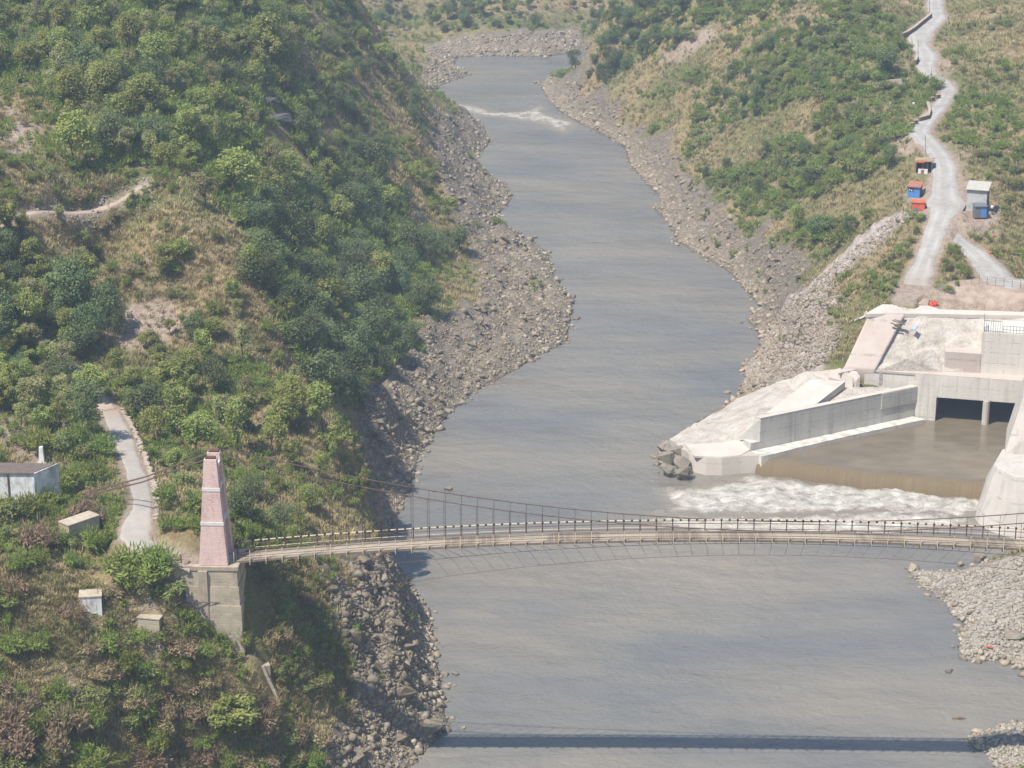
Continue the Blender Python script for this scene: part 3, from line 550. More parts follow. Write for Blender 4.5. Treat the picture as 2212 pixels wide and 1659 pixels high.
# ------------------------------------------------------------------ outlet works
def build_works():
    def W(L): return [atz(*p) for p in L]
    # apron with its rounded nose
    P = W([(1446,948,.5),(1489,981,2.2),(1525,988,2.3),(1560,989,2.3),(1600,985,2.3),(1648,984,2.2),(1621,974,2.3),(1611,946,3.0),(1640,903,5.6),(1559,884,1.3),(1500,916,.9),(1590,862,2.0),(1680,825,4.8),(1745,802,7.2),(1815,797,8.2),(1842,812,8.2),(1842,836,6.8),(1972,838,6.2),(1800,872,6.0),(1640,880,4.2),(1540,945,2.0)])
    FC = [(0,1,20),(0,20,10),(1,2,20),(2,3,20),(3,4,20),(4,6,20),(4,5,6),(6,7,20),(7,19,20),(7,8,19),(20,19,9),(20,9,10),(9,19,11),(11,19,12),(19,8,18),(19,18,12),(12,18,13),(13,18,16),(13,16,15),(13,15,14),(16,18,17)]
    ring = [0,1,2,3,4,5,6,7,8,18,17,16,15,14,13,12,11,9,10]
    r = empty('concrete_apron', P[20], 'pale concrete apron with a rounded nose jutting into the river', 'apron')
    m = MB(); vs = [m.bm.verts.new(p) for p in P]
    for f in FC: m.bm.faces.new([vs[i] for i in f])
    bv = [m.bm.verts.new((P[i].x + (.25 if 1 <= i <= 5 else 0) * 0, P[i].y - (.5 if 1 <= i <= 5 else 0), -2)) for i in ring]
    for a in range(len(ring)):
        b = (a + 1) % len(ring); m.bm.faces.new((vs[ring[a]], bv[a], bv[b], vs[ring[b]]))
    bmesh.ops.subdivide_edges(m.bm, edges=m.bm.edges[:], cuts=5, use_grid_fill=True)
    for v_ in m.bm.verts:
        q = np.array([v_.co.x]), np.array([v_.co.y]); 
        if v_.co.z > .4 and v_.co.y > P[3].y + 3: v_.co.z += (fbm(q[0] * 1.2, q[1] * 1.2, 81)[0] - .5) * .5
    o = m.build('slab', M['shot']); o.data.materials.append(M['paleconc']); o.data.polygons.foreach_set('material_index', [int(abs(f.normal.z) < .35) for f in o.data.polygons]); o.parent = r; o.matrix_parent_inverse = Matrix.Translation(-Vector(r.location))
    def part(mb, name, mat, root, **k):
        o = mb.build(name, mat, **k); o.parent = root; o.matrix_parent_inverse = Matrix.Translation(-Vector(root.location)); return o
    part(MB().slab(W([(1500,984.5,2.36),(1525,986,2.36),(1560,987,2.36),(1600,983,2.36),(1619,972,2.4),(1609,950,3.05),(1560,955,2.6),(1480,960,2.0)]), .25), 'nose_cap', M['paleconc'], r)
    part(MB().slab(W([(1748,822,7.15),(1768,819,7.5),(1826,824,7.75),(1764,872,6.6),(1700,890,5.9),(1655,892,5.1)]), .9), 'smooth_strip', M['paleconc'], r)
    part(MB().slab(W([(1795,800,8.15),(1850,801,8.28),(1858,813,8.27),(1850,822,7.7),(1825,824,7.2),(1790,815,7.4)]), 3.5), 'soil_ramp', M['pinkconc'], r)
    # training wall
    a, b = atz(1621, 974, 2.3), atz(1972, 899, 2.3); d = (b - a); d.z = 0; Lw = d.length; d.normalize(); n = Vector((-d.y, d.x, 0)); n = n if n.y > 0 else -n
    r = empty('training_wall', a, 'long grey concrete wall along the outlet basin', 'wall'); g = lambda s_, t, z: a + d * s_ + n * t + Vector((0, 0, z - 2.3))
    part(MB().prism([g(0, 0, -1.5), g(Lw + 2, 0, -1.5), g(Lw + 2, 1.6, -1.5), g(0, 1.6, -1.5)], [g(0, 0, 3.35), g(Lw + 2, 0, 3.35), g(Lw + 2, 1.6, 3.35), g(0, 1.6, 3.35)]), 'footing', M['wallconc'], r)
    part(MB().prism([g(1.45, .006, 3.35), g(Lw + 2, .006, 3.35), g(Lw + 2, 1.5, 3.35), g(-.3, 2.4, 3.35)], [g(1.45, .006, 6.45), g(Lw + 2, .006, 6.45), g(Lw + 2, .75, 6.45), g(1.2, .85, 6.45)]), 'face', M['wallconc'], r)
    part(MB().prism([g(Lw - 5.6, -.12, 4.3), g(Lw + .4, -.12, 4.3), g(Lw + .4, .004, 4.3), g(Lw - 5.6, .004, 4.3)], [g(Lw - 5.6, -.12, 6.46), g(Lw + .4, -.12, 6.46), g(Lw + .4, .004, 6.46), g(Lw - 5.6, .004, 6.46)]), 'end_panel', M['wallconc'], r)
    part(MB().prism([g(1.4, -.02, 6.452), g(Lw + 2, -.02, 6.452), g(Lw + 2, .8, 6.452), g(1.15, .9, 6.452)], [g(1.4, -.02, 6.53), g(Lw + 2, -.02, 6.53), g(Lw + 2, .8, 6.53), g(1.15, .9, 6.53)]), 'coping', M['paleconc'], r)
    q = W([(1621.5,974.3,2.3),(1972,899.3,2.3),(1998,906,2.3),(1850,938,2.3),(1720,968,2.3),(1660,983,2.3),(1645,986,2.3)])
    part(MB().slab(q, zb=-1.5), 'ledge', M['concrete'], r)
    # outlet block
    r = empty('outlet_structure', ol(6, 0, 0), 'concrete outlet block with two wide dark openings above the basin', 'outlet')
    def pr(s0, s1, t0, t1, z0_, z1_): return ([ol(s0, t0, z0_), ol(s1, t0, z0_), ol(s1, t1, z0_), ol(s0, t1, z0_)], [ol(s0, t0, z1_), ol(s1, t0, z1_), ol(s1, t1, z1_), ol(s0, t1, z1_)])
    [part(MB().prism(*pr(a_, b_, 0, 11, -1.5, 8.2)), 'pilaster', M['concrete'], r) for a_, b_ in ((-3.0, 0), (13.2, 22))]
    part(MB().prism(*pr(.003, 13.197, .004, 11, 5.15, 8.2)), 'lintel', M['concrete'], r)
    part(MB().prism(*pr(-9.7, -3.003, .15, 6, 5.4, 8.15)), 'side_wall', M['concrete'], r)
    m = MB(); arc = [ol(6.58 + .47 * math.cos(t), .25 - .47 * math.sin(t), 0) for t in [0, .5, 1.05, 1.57, 2.1, 2.64, 3.14]]; ringp = arc + [ol(6.11, 10, 0), ol(7.05, 10, 0)]
    m.prism([(p.x, p.y, -1.5) for p in ringp], [(p.x, p.y, 5.148) for p in ringp]); part(m, 'pier', M['paleconc'], r)
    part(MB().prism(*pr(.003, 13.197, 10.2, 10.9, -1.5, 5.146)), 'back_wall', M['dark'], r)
    # terrace over the outlet
    T = [ol(-10.6, .05, 8.3), ol(22, .05, 8.3), ol(22, 6, 8.3), ol(-3, 3.6, 8.3), ol(-12, 3.8, 8.3), atz(1812, 806, 8.32)]
    o = MB().slab(T, .28).build('terrace', M['pinkconc'], sub=0); tag(o, 'dusty pinkish terrace strip above the outlet openings', 'terrace')
    # slope behind the terrace
    r = empty('concrete_slope', atz(2000, 800, 8.3), 'whitish sprayed concrete slope rising behind the terrace', 'slope')
    def patch(c00, c10, c01, c11, nu, nv, amp, seed):
        V = []; 
        for j in range(nv + 1):
            for i in range(nu + 1):
                a_, b_ = i / nu, j / nv; p = (c00 * (1 - a_) + c10 * a_) * (1 - b_) + (c01 * (1 - a_) + c11 * a_) * b_
                h = (fbm(np.array([p.x * .7]), np.array([p.z * .9 + p.y * .5]), seed)[0] - .5) * amp * (0 if j in (0,) else 1); V.append((p.x, p.y - h * .6, p.z + h * .6))
        nt_ = len(V)
        for (x, y, z) in list(V): V.append((x, y + 1.5, z - 3.0))
        ix = np.arange(nt_).reshape(nv + 1, nu + 1); F = list(np.stack([ix[:-1, :-1], ix[:-1, 1:], ix[1:, 1:], ix[1:, :-1]], -1).reshape(-1, 4))
        for e in (ix[0], ix[:, -1], ix[-1][::-1], ix[:, 0][::-1]):
            for p_, q_ in zip(e[:-1], e[1:]): F.append(np.array([p_, p_ + nt_, q_ + nt_, q_]))
        return np_mesh('facing', V, np.array(F), None, False)
    def pp(me, name, mat): o = link(name, me, mat); o.parent = r; o.matrix_parent_inverse = Matrix.Translation(-Vector(r.location)); return o
    pp(patch(atz(1884,800,8.2), atz(2330,814,8.2), atz(1948,676,14.7), atz(2330,683,14.7), 60, 20, .9, 91), 'sprayed_face', M['shot'])
    pp(patch(atz(1822,797,8.25), atz(1890,800.5,8.3), atz(1878,676,14.8), atz(1955,678,14.85), 14, 16, .08, 95), 'smooth_chute', M['pinkconc'])
    part(MB().slab(W([(1900,800.5,8.3),(2037,803,8.3),(2044,790,8.9),(2014,754,11.0),(1960,775,10.0)]), 2.0), 'wedge', M['shot'], r)
    # upper terrace
    up = W([(1868,678,14.8),(1906,657,14.95),(2005,660,14.95),(2030,668,14.95),(2340,678,14.95),(2340,684,14.73),(1950,677,14.76),(1880,678,14.86)])
    o = MB().slab(up, .5).build('upper_terrace', M['paleconc']); tag(o, 'narrow pale terrace along the top of the sprayed slope', 'terrace')
    # retaining wall with gate and railing
    a = atz(2116, 807, 8.2); b = atz(2330, 821, 8.2); d = (b - a).normalized(); n = Vector((-d.y, d.x, 0)); n = n if n.y > 0 else -n; Lr = (b - a).length
    r = empty('retaining_wall', a, 'tall pale concrete retaining wall with a steel railing on top', 'wall'); g2 = lambda s_, t, z: Vector((a.x, a.y, 0)) + d * s_ + n * t + Vector((0, 0, z))
    Bx = lambda s0, s1, t0, t1, z0_, z1_: ([g2(s0, t0, z0_), g2(s1, t0, z0_), g2(s1, t1, z0_), g2(s0, t1, z0_)], [g2(s0, t0, z1_), g2(s1, t0, z1_), g2(s1, t1, z1_), g2(s0, t1, z1_)])
    part(MB().prism(*Bx(0, Lr, 0, 9, 8, 14.0)), 'face', M['concrete'], r)
    low = part(MB().prism(*Bx(-4.7, -.003, -.1, 4, 8, 11.0)), 'low_wall', M['pinkconc'], r)
    m = MB()
    for k in range(0, 30):
        s_ = .2 + k * .42 if k % 4 else .2 + k * .42; 
        if k > 5: m.bar(g2(s_, .15, 14.0), g2(s_, .15, 15.0), .05)
    for z in (14.5, 15.0): m.bar(g2(2.6, .15, z), g2(Lr, .15, z), .05)
    part(m, 'railing', M['galv'], r)
    m = MB()
    for k in range(9): m.bar(g2(.15, .15 + k * .3, 14.0), g2(.15, .15 + k * .3, 15.9), .05); m.bar(g2(.15 + k * .3, .15, 14.0), g2(.15 + k * .3, .15, 15.6), .045)
    for z in (14.2, 15.6): m.bar(g2(.15, .15, z), g2(.15, 2.6, z), .06); m.bar(g2(.15, .15, z), g2(2.5, .15, z), .06)
    part(m, 'gate', M['galv'], r)
    # massive pier by the weir
    r = empty('weir_pier', atz(2170, 1158, 0), 'massive rounded concrete pier beside the weir, seen behind the bridge', 'pier')
    base = W([(2130,1030,0),(2106,1117,0),(2112,1131,0),(2135,1145,0),(2170,1158,0),(2202,1166,0),(2330,1186,0),(2330,1010,0)]); top = W([(2166,970,7),(2147,1002,7),(2152,1007,7),(2163,1013,7),(2177,1021,7),(2193,1029,7),(2330,1036,7),(2330,968,7)])
    base = [Vector((p.x, p.y, 0)) + (p - q_) * .25 for p, q_ in zip(base, top)]; base = [Vector((p.x, p.y, -1.75)) for p in base]
    part(MB().prism(base, top), 'nose', M['pierconc'], r, bevel=.12)
    A1, A2, B1, B2 = atz(2170,980,7.003), atz(2211,856,13.4), atz(2330,985,7.003), atz(2330,866,13.4); bk = Vector((2.2, 9, 0))
    part(MB().prism([A1, B1, B1 + bk, A1 + bk], [A2, B2, B2 + bk, A2 + bk]), 'upper_wall', M['pierconc'], r)

# ------------------------------------------------------------------ suspension bridge
BC = aty(1703, 1166, 177.0); BZ = BC.z; BA = R(-2.0); BX = Vector((math.cos(BA), math.sin(BA), 0)); BY = Vector((-math.sin(BA), math.cos(BA), 0)); BW = 2.0; HALF = 49.0; PAN = 1.443
def bdeck(s_): return BZ - .00115 * s_ * s_
def bp(s_, t, z): p = BC + BX * s_ + BY * t; return Vector((p.x, p.y, z))
def cabz(s_): return bdeck(s_) + .85 + .00372 * s_ * s_
def build_bridge():
    r = empty('suspension_bridge', bp(-HALF, 1, bdeck(HALF)), 'narrow suspension footbridge with pink towers and cream handrails over the river', 'bridge')
    inv = Matrix.Translation(-Vector(r.location))
    def part(mb, name, mat, **k):
        o = mb.build(name, mat, **k); o.parent = r; o.matrix_parent_inverse = inv; return o
    ss = np.linspace(-HALF, HALF, 69)
    V = []; 
    for s_ in ss:
        for t, dz in ((0, 0), (BW, 0), (BW, -.09), (0, -.09)): p = bp(s_, t, bdeck(s_) + dz); V.append(p)
    F = []
    for i in range(len(ss) - 1):
        for k in range(4): F.append((i * 4 + k, i * 4 + (k + 1) % 4, (i + 1) * 4 + (k + 1) % 4, (i + 1) * 4 + k))
    o = link('deck', np_mesh('deck', V, F), M['planks']); o.parent = r; o.matrix_parent_inverse = inv
    kk = [k for k in range(-34, 35)]; st = [k * PAN for k in kk]
    shown = [s_ for s_ in st if to_px(bp(s_, 0, bdeck(s_)))[0][0] < 2225]; hid = [s_ for s_ in st if s_ not in shown]
    for t in (.1, BW - .1):
        m = MB(); m.tube([bp(s_, t, bdeck(s_) - .2) for s_ in ss], .08, 5); part(m, 'edge_beam', M['steel'])
    for t in (-.035, BW + .035):
        m = MB(); [m.bar(bp(a_, t, bdeck(a_) - .13), bp(b_, t, bdeck(b_) - .13), .06, .2) for a_, b_ in zip(ss[:-1], ss[1:])]; part(m, 'fascia', M['wood'])
    m = MB()
    for s_ in st: m.bar(bp(s_, -.22, bdeck(s_) - .34), bp(s_, BW + .22, bdeck(s_) - .34), .10, .14)
    part(m, 'cross_beams', M['steel'])['kind'] = 'stuff'
    for side, t in ((0, -.05), (1, BW + .05)):
        ct0 = -.15 if side == 0 else BW + .15; cfun = lambda s_: ct0 + (.28 if side == 0 else -.28) * (s_ / HALF) ** 2
        cp = [bp(s_, cfun(s_), cabz(s_)) for s_ in np.linspace(-HALF - .6, HALF + .6, 61)]; m = MB(); m.tube(cp, .045, 6); part(m, 'main_cable', M['cable'])
        for s_ in shown:
            m = MB(); m.tube([bp(s_, cfun(s_), cabz(s_)), bp(s_, t, bdeck(s_) - .34)], .02, 5); part(m, 'hanger', M['steel'])
        m = MB()
        for s_ in hid: m.tube([bp(s_, cfun(s_), cabz(s_)), bp(s_, t, bdeck(s_) - .34)], .026, 5)
        o = part(m, 'far_hangers', M['steel']); o['kind'] = 'stuff'
        for s_ in shown:
            m = MB(); z = bdeck(s_)
            if side == 0: m.bar(bp(s_ + .02, t - .14, z - .42), bp(s_ + .02, t - .02, z + .92), .062, .075)
            else: m.bar(bp(s_, t, z - .3), bp(s_, t, z + 1.0), .085, .085)
            part(m, 'rail_post', M['cream'] if side == 0 else M['steel'])
        for h, rr, mat in ((1.0, .055 if side else .03, M['cream'] if side else M['cable']), (.66, .03, M['cable']), (.33, .028, M['cream'] if side else M['cable'])):
            m = MB(); m.tube([bp(s_, t + (.0 if side else .04), bdeck(s_) + h) for s_ in np.linspace(-HALF + .5, HALF - .5, 69)], rr, 6); part(m, 'handrail' if h == 1.0 else 'mid_rail', mat)
        m = MB()
        if side:
            for k in range(-66, 67):
                s_ = k * PAN / 2; q = bp(s_, t, bdeck(s_) + 1.0); m.bar(q - BX * .09, q + BX * .09, .15, .14)
            part(m, 'rail_joints', M['joint'])['kind'] = 'stuff'
        # wind cable below, tied to the deck
        def wz(s_): f = (s_ / HALF) ** 2; return (BW + .3 + 3.2 * f) if side else (-.3 - 1.0 * f), bdeck(s_) - 1.35 - 3.4 * f
        m = MB(); m.tube([bp(s_, *wz(s_)) for s_ in np.linspace(-40, 44, 57)], .022, 5); part(m, 'wind_cable', M['cable'])
        m = MB()
        for s_ in st:
            if -34 < s_ < 40: a_, z_ = wz(s_ * .93 + (.6 if side else -.3)); m.tube([bp(s_, t, bdeck(s_) - .34), bp(s_ * .93 + (.6 if side else -.3), a_, z_)], .017, 4)
        part(m, 'wind_ties', M['steel'])['kind'] = 'stuff'
    # towers
    for e in (-1, 1):
        s0 = e * (HALF + 1.75); zb = bdeck(HALF) - .12; Ht = 9.8
        def leg(t0, t1, name='tower_leg'):
            hw, ht_ = 1.28, .56
            b = [bp(s0 - hw, t0 - .1, zb), bp(s0 + hw, t0 - .1, zb), bp(s0 + hw, t1 + .1, zb), bp(s0 - hw, t1 + .1, zb)]
            ln = .5 if t0 < 0 else -.5; tp = [bp(s0 - ht_, t0 + ln, zb + Ht), bp(s0 + ht_, t0 + ln, zb + Ht), bp(s0 + ht_, t1 + ln, zb + Ht), bp(s0 - ht_, t1 + ln, zb + Ht)]
            return part(MB().prism(b, tp), name, M['pink'], bevel=.03), hw, ht_
        for t00, t11 in ((-.72, -.02), (BW + .02, BW + .72)):
            t0, t1 = t00, t11; o, hw, ht_ = leg(t0, t1)
            for zc in (3.9, 7.05, 9.98):
                f = zc / Ht; t0, t1 = t00 + (.5 if t00 < 0 else -.5) * f, t11 + (.5 if t00 < 0 else -.5) * f; h_ = hw + (ht_ - hw) * f + .05; th = .3 if zc < 9 else .5; ex = .1 * (1 - f) + .05
                b = MB().prism([bp(s0 - h_, t0 - ex, zb + zc - th / 2), bp(s0 + h_, t0 - ex, zb + zc - th / 2), bp(s0 + h_, t1 + ex, zb + zc - th / 2), bp(s0 - h_, t1 + ex, zb + zc - th / 2)], [bp(s0 - h_ + .02, t0 - ex, zb + zc + th / 2), bp(s0 + h_ - .02, t0 - ex, zb + zc + th / 2), bp(s0 + h_ - .02, t1 + ex, zb + zc + th / 2), bp(s0 - h_ + .02, t1 + ex, zb + zc + th / 2)]) if zc < 9 else None
                if b is not None: part(b, 'painted_band', M['white'])
            part(MB().box(bp(s0, (t00 + t11) / 2 + (.5 if t00 < 0 else -.5), zb + Ht + .08), (.9, .5, .16), BA), 'cable_saddle', M['steel'])
        for zc in (3.9, 7.05, 8.9):
            f = zc / Ht; h_ = 1.28 + (.56 - 1.28) * f - .06
            part(MB().box(bp(s0, BW / 2, zb + zc), (2 * h_, BW + .03 - 1.0 * f, .42), BA), 'cross_beam', M['white'])
    # back stays from the tower heads to the anchor blocks on the hillside
    zt = bdeck(HALF) - .12 + 9.85
    for t, (u_, v_) in ((.13, (168, 1082)), (BW - .13, (182, 1072))):
        P = hits([u_], [v_])[0]; e = Vector(P) + Vector((0, 0, .3)); p0 = bp(-HALF - 1.75, t, zt)
        for k in (-.07, .07):
            m = MB(); m.tube([p0 + BY * k, p0.lerp(e, .5) + Vector((0, 0, -.35)) + BY * k, e + BY * k * 2], .05, 5); part(m, 'back_stay', M['cable'])
    e1 = Vector(hits([228], [1310])[0]) + Vector((0, 0, .4)); m = MB(); m.tube([bp(-HALF - .6, -1.0, bdeck(HALF) - 3.6), e1], .04, 5); part(m, 'wind_stay', M['cable'])
    # abutment
    a = empty('stone_abutment', bp(-HALF - 1.5, 1, bdeck(HALF) - 9), 'tall stepped stone abutment carrying the pink tower', 'abutment'); ia = Matrix.Translation(-Vector(a.location))
    zt = bdeck(HALF) - .13
    def blk(s0, s1, t0, t1, z0_, z1_, name, mat, bat=.0):
        o = MB().prism([bp(s0, t0 - bat, z0_), bp(s1 + bat, t0 - bat, z0_), bp(s1 + bat, t1 + bat, z0_), bp(s0, t1 + bat, z0_)], [bp(s0, t0, z1_), bp(s1, t0, z1_), bp(s1, t1, z1_), bp(s0, t1, z1_)]).build(name, mat); o.parent = a; o.matrix_parent_inverse = ia
    x0, x1 = -HALF - 3.3, -HALF + .35
    for i, (dz0, dz1, ex) in enumerate([(0, .35, .12), (.35, 1.9, 0), (1.9, 3.7, .12), (3.7, 6.6, .26), (6.6, 11.5, .42)]):
        blk(x0 - (2.0 if i < 2 else 1.0), x1 + ex, -1.05 - ex * .7, BW + 1.0 + ex * .7, zt - dz1, zt - dz0, 'coping' if i == 0 else 'stone_course', M['capstone'] if i == 0 else M['stone'], .04 * (i > 0))
    blk(x0 - 7.5, x0 - 2.0, -.9, BW + .9, zt - 5, zt - .12, 'approach_wall', M['stone'])
    blk(x0 + .2, x0 + 1.0, -1.32, -1.05, zt - 8.5, zt - .36, 'buttress', M['capstone'])
# ------------------------------------------------------------------ rocks
M['spoil'] = rockmat('spoil_rock', (.22, .175, .13), (.37, .305, .235), (.49, .42, .34), (.40, .32, .25))
def hull_rock(seed, n=15, flat=.75):
    rg = random.Random(seed); bm = bmesh.new()
    for _ in range(n):
        v = Vector((rg.gauss(0, 1), rg.gauss(0, 1), rg.gauss(0, 1))).normalized() * rg.uniform(.62, 1.0); bm.verts.new((v.x * rg.uniform(.8, 1.1), v.y * .85, v.z * flat))
    g = bmesh.ops.convex_hull(bm, input=bm.verts[:]); bmesh.ops.delete(bm, geom=[v for v in bm.verts if not v.link_faces], context='VERTS')
    bmesh.ops.triangulate(bm, faces=bm.faces[:]); bm.verts.index_update()
    V = np.array([v.co[:] for v in bm.verts]); F = np.array([[v.index for v in f.verts] for f in bm.faces]); bm.free(); return V, F
ROCKP = [hull_rock(100 + k, 12 + k % 6, .55 + .05 * (k % 6)) for k in range(18)]
def rot_rand(n, tilt=.6):
    a = RNG.uniform(0, 2 * np.pi, n); ca, sa = np.cos(a), np.sin(a); t = RNG.normal(0, tilt, n); ct, st = np.cos(t), np.sin(t)
    Rz = np.zeros((n, 3, 3)); Rz[:, 0, 0] = ca; Rz[:, 0, 1] = -sa; Rz[:, 1, 0] = sa; Rz[:, 1, 1] = ca; Rz[:, 2, 2] = 1
    Rx = np.zeros((n, 3, 3)); Rx[:, 0, 0] = 1; Rx[:, 1, 1] = ct; Rx[:, 1, 2] = -st; Rx[:, 2, 1] = st; Rx[:, 2, 2] = ct
    return Rz @ Rx
def scatter_mesh(P, S, protos, tilt=.6, sink=.2):
    Vs, Fs, Ts, off = [], [], [], 0; which = RNG.integers(0, len(protos), len(P)); Rm = rot_rand(len(P), tilt)
    for k, pr in enumerate(protos):
        m = np.where(which == k)[0]
        if not len(m): continue
        V = np.einsum('nij,vj->nvi', Rm[m], pr[0]) * S[m][:, None, None] + P[m][:, None, :]; V[..., 2] += (sink * S[m])[:, None]
        F = pr[1][None] + (off + np.arange(len(m)) * len(pr[0]))[:, None, None]; off += V.shape[0] * V.shape[1]
        tn = RNG.uniform(0, 1, len(m))[:, None] * np.ones(len(pr[0]))[None] if len(pr) < 3 else np.clip(pr[2][None] * .6 + RNG.uniform(0, .4, len(m))[:, None], 0, 1)
        Vs.append(V.reshape(-1, 3)); Fs.append(F.reshape(-1, F.shape[-1])); Ts.append(tn.ravel())
    return np.concatenate(Vs), np.concatenate(Fs), np.concatenate(Ts)
def in_px(L, n):
    """n picture points spread inside a traced outline"""
    P = np.array(L, float); out = np.zeros((0, 2))
    while len(out) < n:
        q = RNG.uniform(P.min(0), P.max(0), (n * 3, 2)); out = np.r_[out, q[poly_dist(q[:, 0], q[:, 1], P) < 0]]
    return out[:n]
def at_mask(A, P): return hgt(P[:, 0], P[:, 1], A)
def land_pts(L, n):
    q = in_px(L, n); P = hits(q[:, 0], q[:, 1]); return P[~np.isnan(P[:, 0])]
def rock_mesh(name, seed, subdiv=1, amp=.12):
    V, F = hull_rock(seed, 16, .7); bm = bmesh.new(); vs = [bm.verts.new(v) for v in V]
    for f in F: bm.faces.new([vs[i] for i in f])
    bmesh.ops.subdivide_edges(bm, edges=bm.edges[:], cuts=2, use_grid_fill=True); rg = random.Random(seed)
    for v in bm.verts: v.co *= 1 + rg.uniform(-amp, amp) * .5
    me = bpy.data.meshes.new(name); bm.to_mesh(me); bm.free(); return me
ROCKN = 0
def one_rock(u, v, wid_px, label, mat='rock', name='boulder', zs=.7, sink=.1, z=None, rz=None):
    global ROCKN; ROCKN += 1
    P = Vector(hits([u], [v])[0]) if z is None else atz(u, v, z)
    dep = P.y * CP - (P.z - CAM_H) * SP; r_ = wid_px / 2 * dep / FOC
    me = rock_mesh(name, 900 + ROCKN * 7); me.materials.append(M[mat]); o = bpy.data.objects.new(name, me); COL.objects.link(o)
    o.location = (P.x, P.y, P.z + r_ * sink); o.scale = (r_, r_ * .85, r_ * zs); o.rotation_euler = (0, 0, ROCKN * 1.3 if rz is None else rz); return tag(o, label, 'boulder')
def build_rocks():
    L = np.concatenate([land_pts(ROCK_L, 17000), land_pts(ROCK_R, 12000), land_pts(ROCK_F, 3200), land_pts([(900,1659),(1000,1400),(860,1200),(700,1280),(700,1659)], 2500)])
    m = (at_mask(A_ROCK, L) > .45) & (L[:, 2] > -.25) & (at_mask(A_WORK, L) < .3); L = L[m]
    S = np.clip(RNG.lognormal(-1.75, .55, len(L)), .08, .9) * np.clip(.75 + L[:, 1] / 700, .9, 1.5)
    V, F, T = scatter_mesh(L, S, ROCKP, .5, -.05); o = link('rubble', np_mesh('rubble', V, F, {'tone': T}), M['rock']); tag(o, 'broken grey brown stones heaped along both river banks', 'rubble', kind='stuff')
    L = land_pts(RUBBLE, 5200); L = L[(at_mask(A_RUB, L) > .4) & (at_mask(A_WORK, L) < .3)]; S = np.clip(RNG.lognormal(-1.95, .55, len(L)), .07, .7)
    V, F, T = scatter_mesh(L, S, ROCKP); o = link('spoil', np_mesh('spoil', V, F, {'tone': T}), M['spoil']); tag(o, 'pale broken spoil on the slope below the huts', 'rubble', kind='stuff')
    L = land_pts([(1560,860),(1640,720),(1760,590),(1840,640),(1800,760),(1700,830)], 1700); L = L[(at_mask(A_WORK, L) < .3) & (L[:, 2] > .2)]; S = np.clip(RNG.lognormal(-1.5, .55, len(L)), .1, .9)
    V, F, T = scatter_mesh(L, S, ROCKP, .5, 0); o = link('rubble', np_mesh('rubble', V, F, {'tone': T * .7}), M['rock']); tag(o, 'browner stones between the pale spoil and the river', 'rubble', kind='stuff')
    L = land_pts(BARP, 7000); L = L[(at_mask(A_BAR, L) > .3) & (L[:, 2] > 0.05)]; S = np.clip(RNG.lognormal(-1.75, .45, len(L)), .08, .55)
    V, F, T = scatter_mesh(L, S, ROCKP); o = link('cobbles', np_mesh('cobbles', V, F, {'tone': T}), M['cobble']); tag(o, 'pale cobbles of the gravel bar downstream of the weir', 'cobbles', kind='stuff')
    e = np.array([(*tuple(RIVER[i] * (1 - t) + RIVER[i + 1] * t), 0) for i in range(2, len(RIVER) - 4) for t in np.arange(0, 1, .09)]); e[:, :2] += RNG.normal(0, .5, (len(e), 2)); e[:, 2] = np.maximum(hgt(e[:, 0], e[:, 1]), -.15)
    e = e[(at_mask(A_WORK, e) < .05) & (np.hypot(e[:, 0] - atz(1540, 1030, 0).x, e[:, 1] - atz(1540, 1030, 0).y) > 7)]; S = np.clip(RNG.lognormal(-1.0, .45, len(e)), .15, 1.0); V, F, T = scatter_mesh(e, S, ROCKP); o = link('shore_stones', np_mesh('shore_stones', V, F, {'tone': T}), M['rock']); tag(o, 'stones lining the water edge', 'stones', kind='stuff')
    L = land_pts([(60,440),(330,380),(350,440),(240,500),(100,480)], 500); L = np.r_[L, land_pts([(330,620),(430,640),(470,760),(330,720)], 60), land_pts([(200,1240),(420,1330),(380,1420),(200,1350)], 90), land_pts([(0,200),(80,240),(80,330),(0,330)], 60)]
    S = np.clip(RNG.lognormal(-1.9, .5, len(L)), .07, .5); V, F, T = scatter_mesh(L, S, ROCKP); o = link('scree', np_mesh('scree', V, F, {'tone': T}), M['cobble']); tag(o, 'loose pale stones beside the track on the knoll', 'scree', kind='stuff')
    # the boulders that stand out of the rubble
    protos = [rock_mesh('boulder', 300 + k) for k in range(10)]
    for p in protos: p.materials.append(M['rock'])
    spec = [(ROCK_L, 190, 'rocky bank on the bridge tower side'), (ROCK_R, 100, 'rocky bank on the hut side')]
    for Lz, n, wh in spec:
        P = land_pts(Lz, n * 2); P = P[(at_mask(A_ROCK, P) > .6) & (P[:, 2] > .2)][:n - 14]
        for i, p in enumerate(P):
            o = bpy.data.objects.new('boulder', protos[i % 10]); COL.objects.link(o); r_ = min(.42 + RNG.exponential(.30), 1.9); o.location = (p[0], p[1], p[2] + r_ * .12)
            o.scale = (r_ * RNG.uniform(.9, 1.4), r_, r_ * RNG.uniform(.6, .9)); o.rotation_euler = (RNG.normal(0, .25), RNG.normal(0, .25), RNG.uniform(0, 6.3))
            u, v = to_px(p); pend.append((o, float(u[0]), float(v[0]), ('big ' if r_ > 1.3 else 'small ' if r_ < .7 else ''), 'angular boulder', 'boulder', 'boulders on the ' + wh))
    one_rock(612,268,76,'big dark flat topped boulder among the trees on the upper slope','darkrock',zs=.62,sink=.35); one_rock(580,225,60,'dark slanting boulder just above the flat topped one','darkrock',zs=.8,sink=.3)
    one_rock(970,1057,30,'grey rock standing in the river just above the bridge','rock',z=0); one_rock(938,1062,18,'small rock in the river beside the grey one above the bridge','rock',z=0)
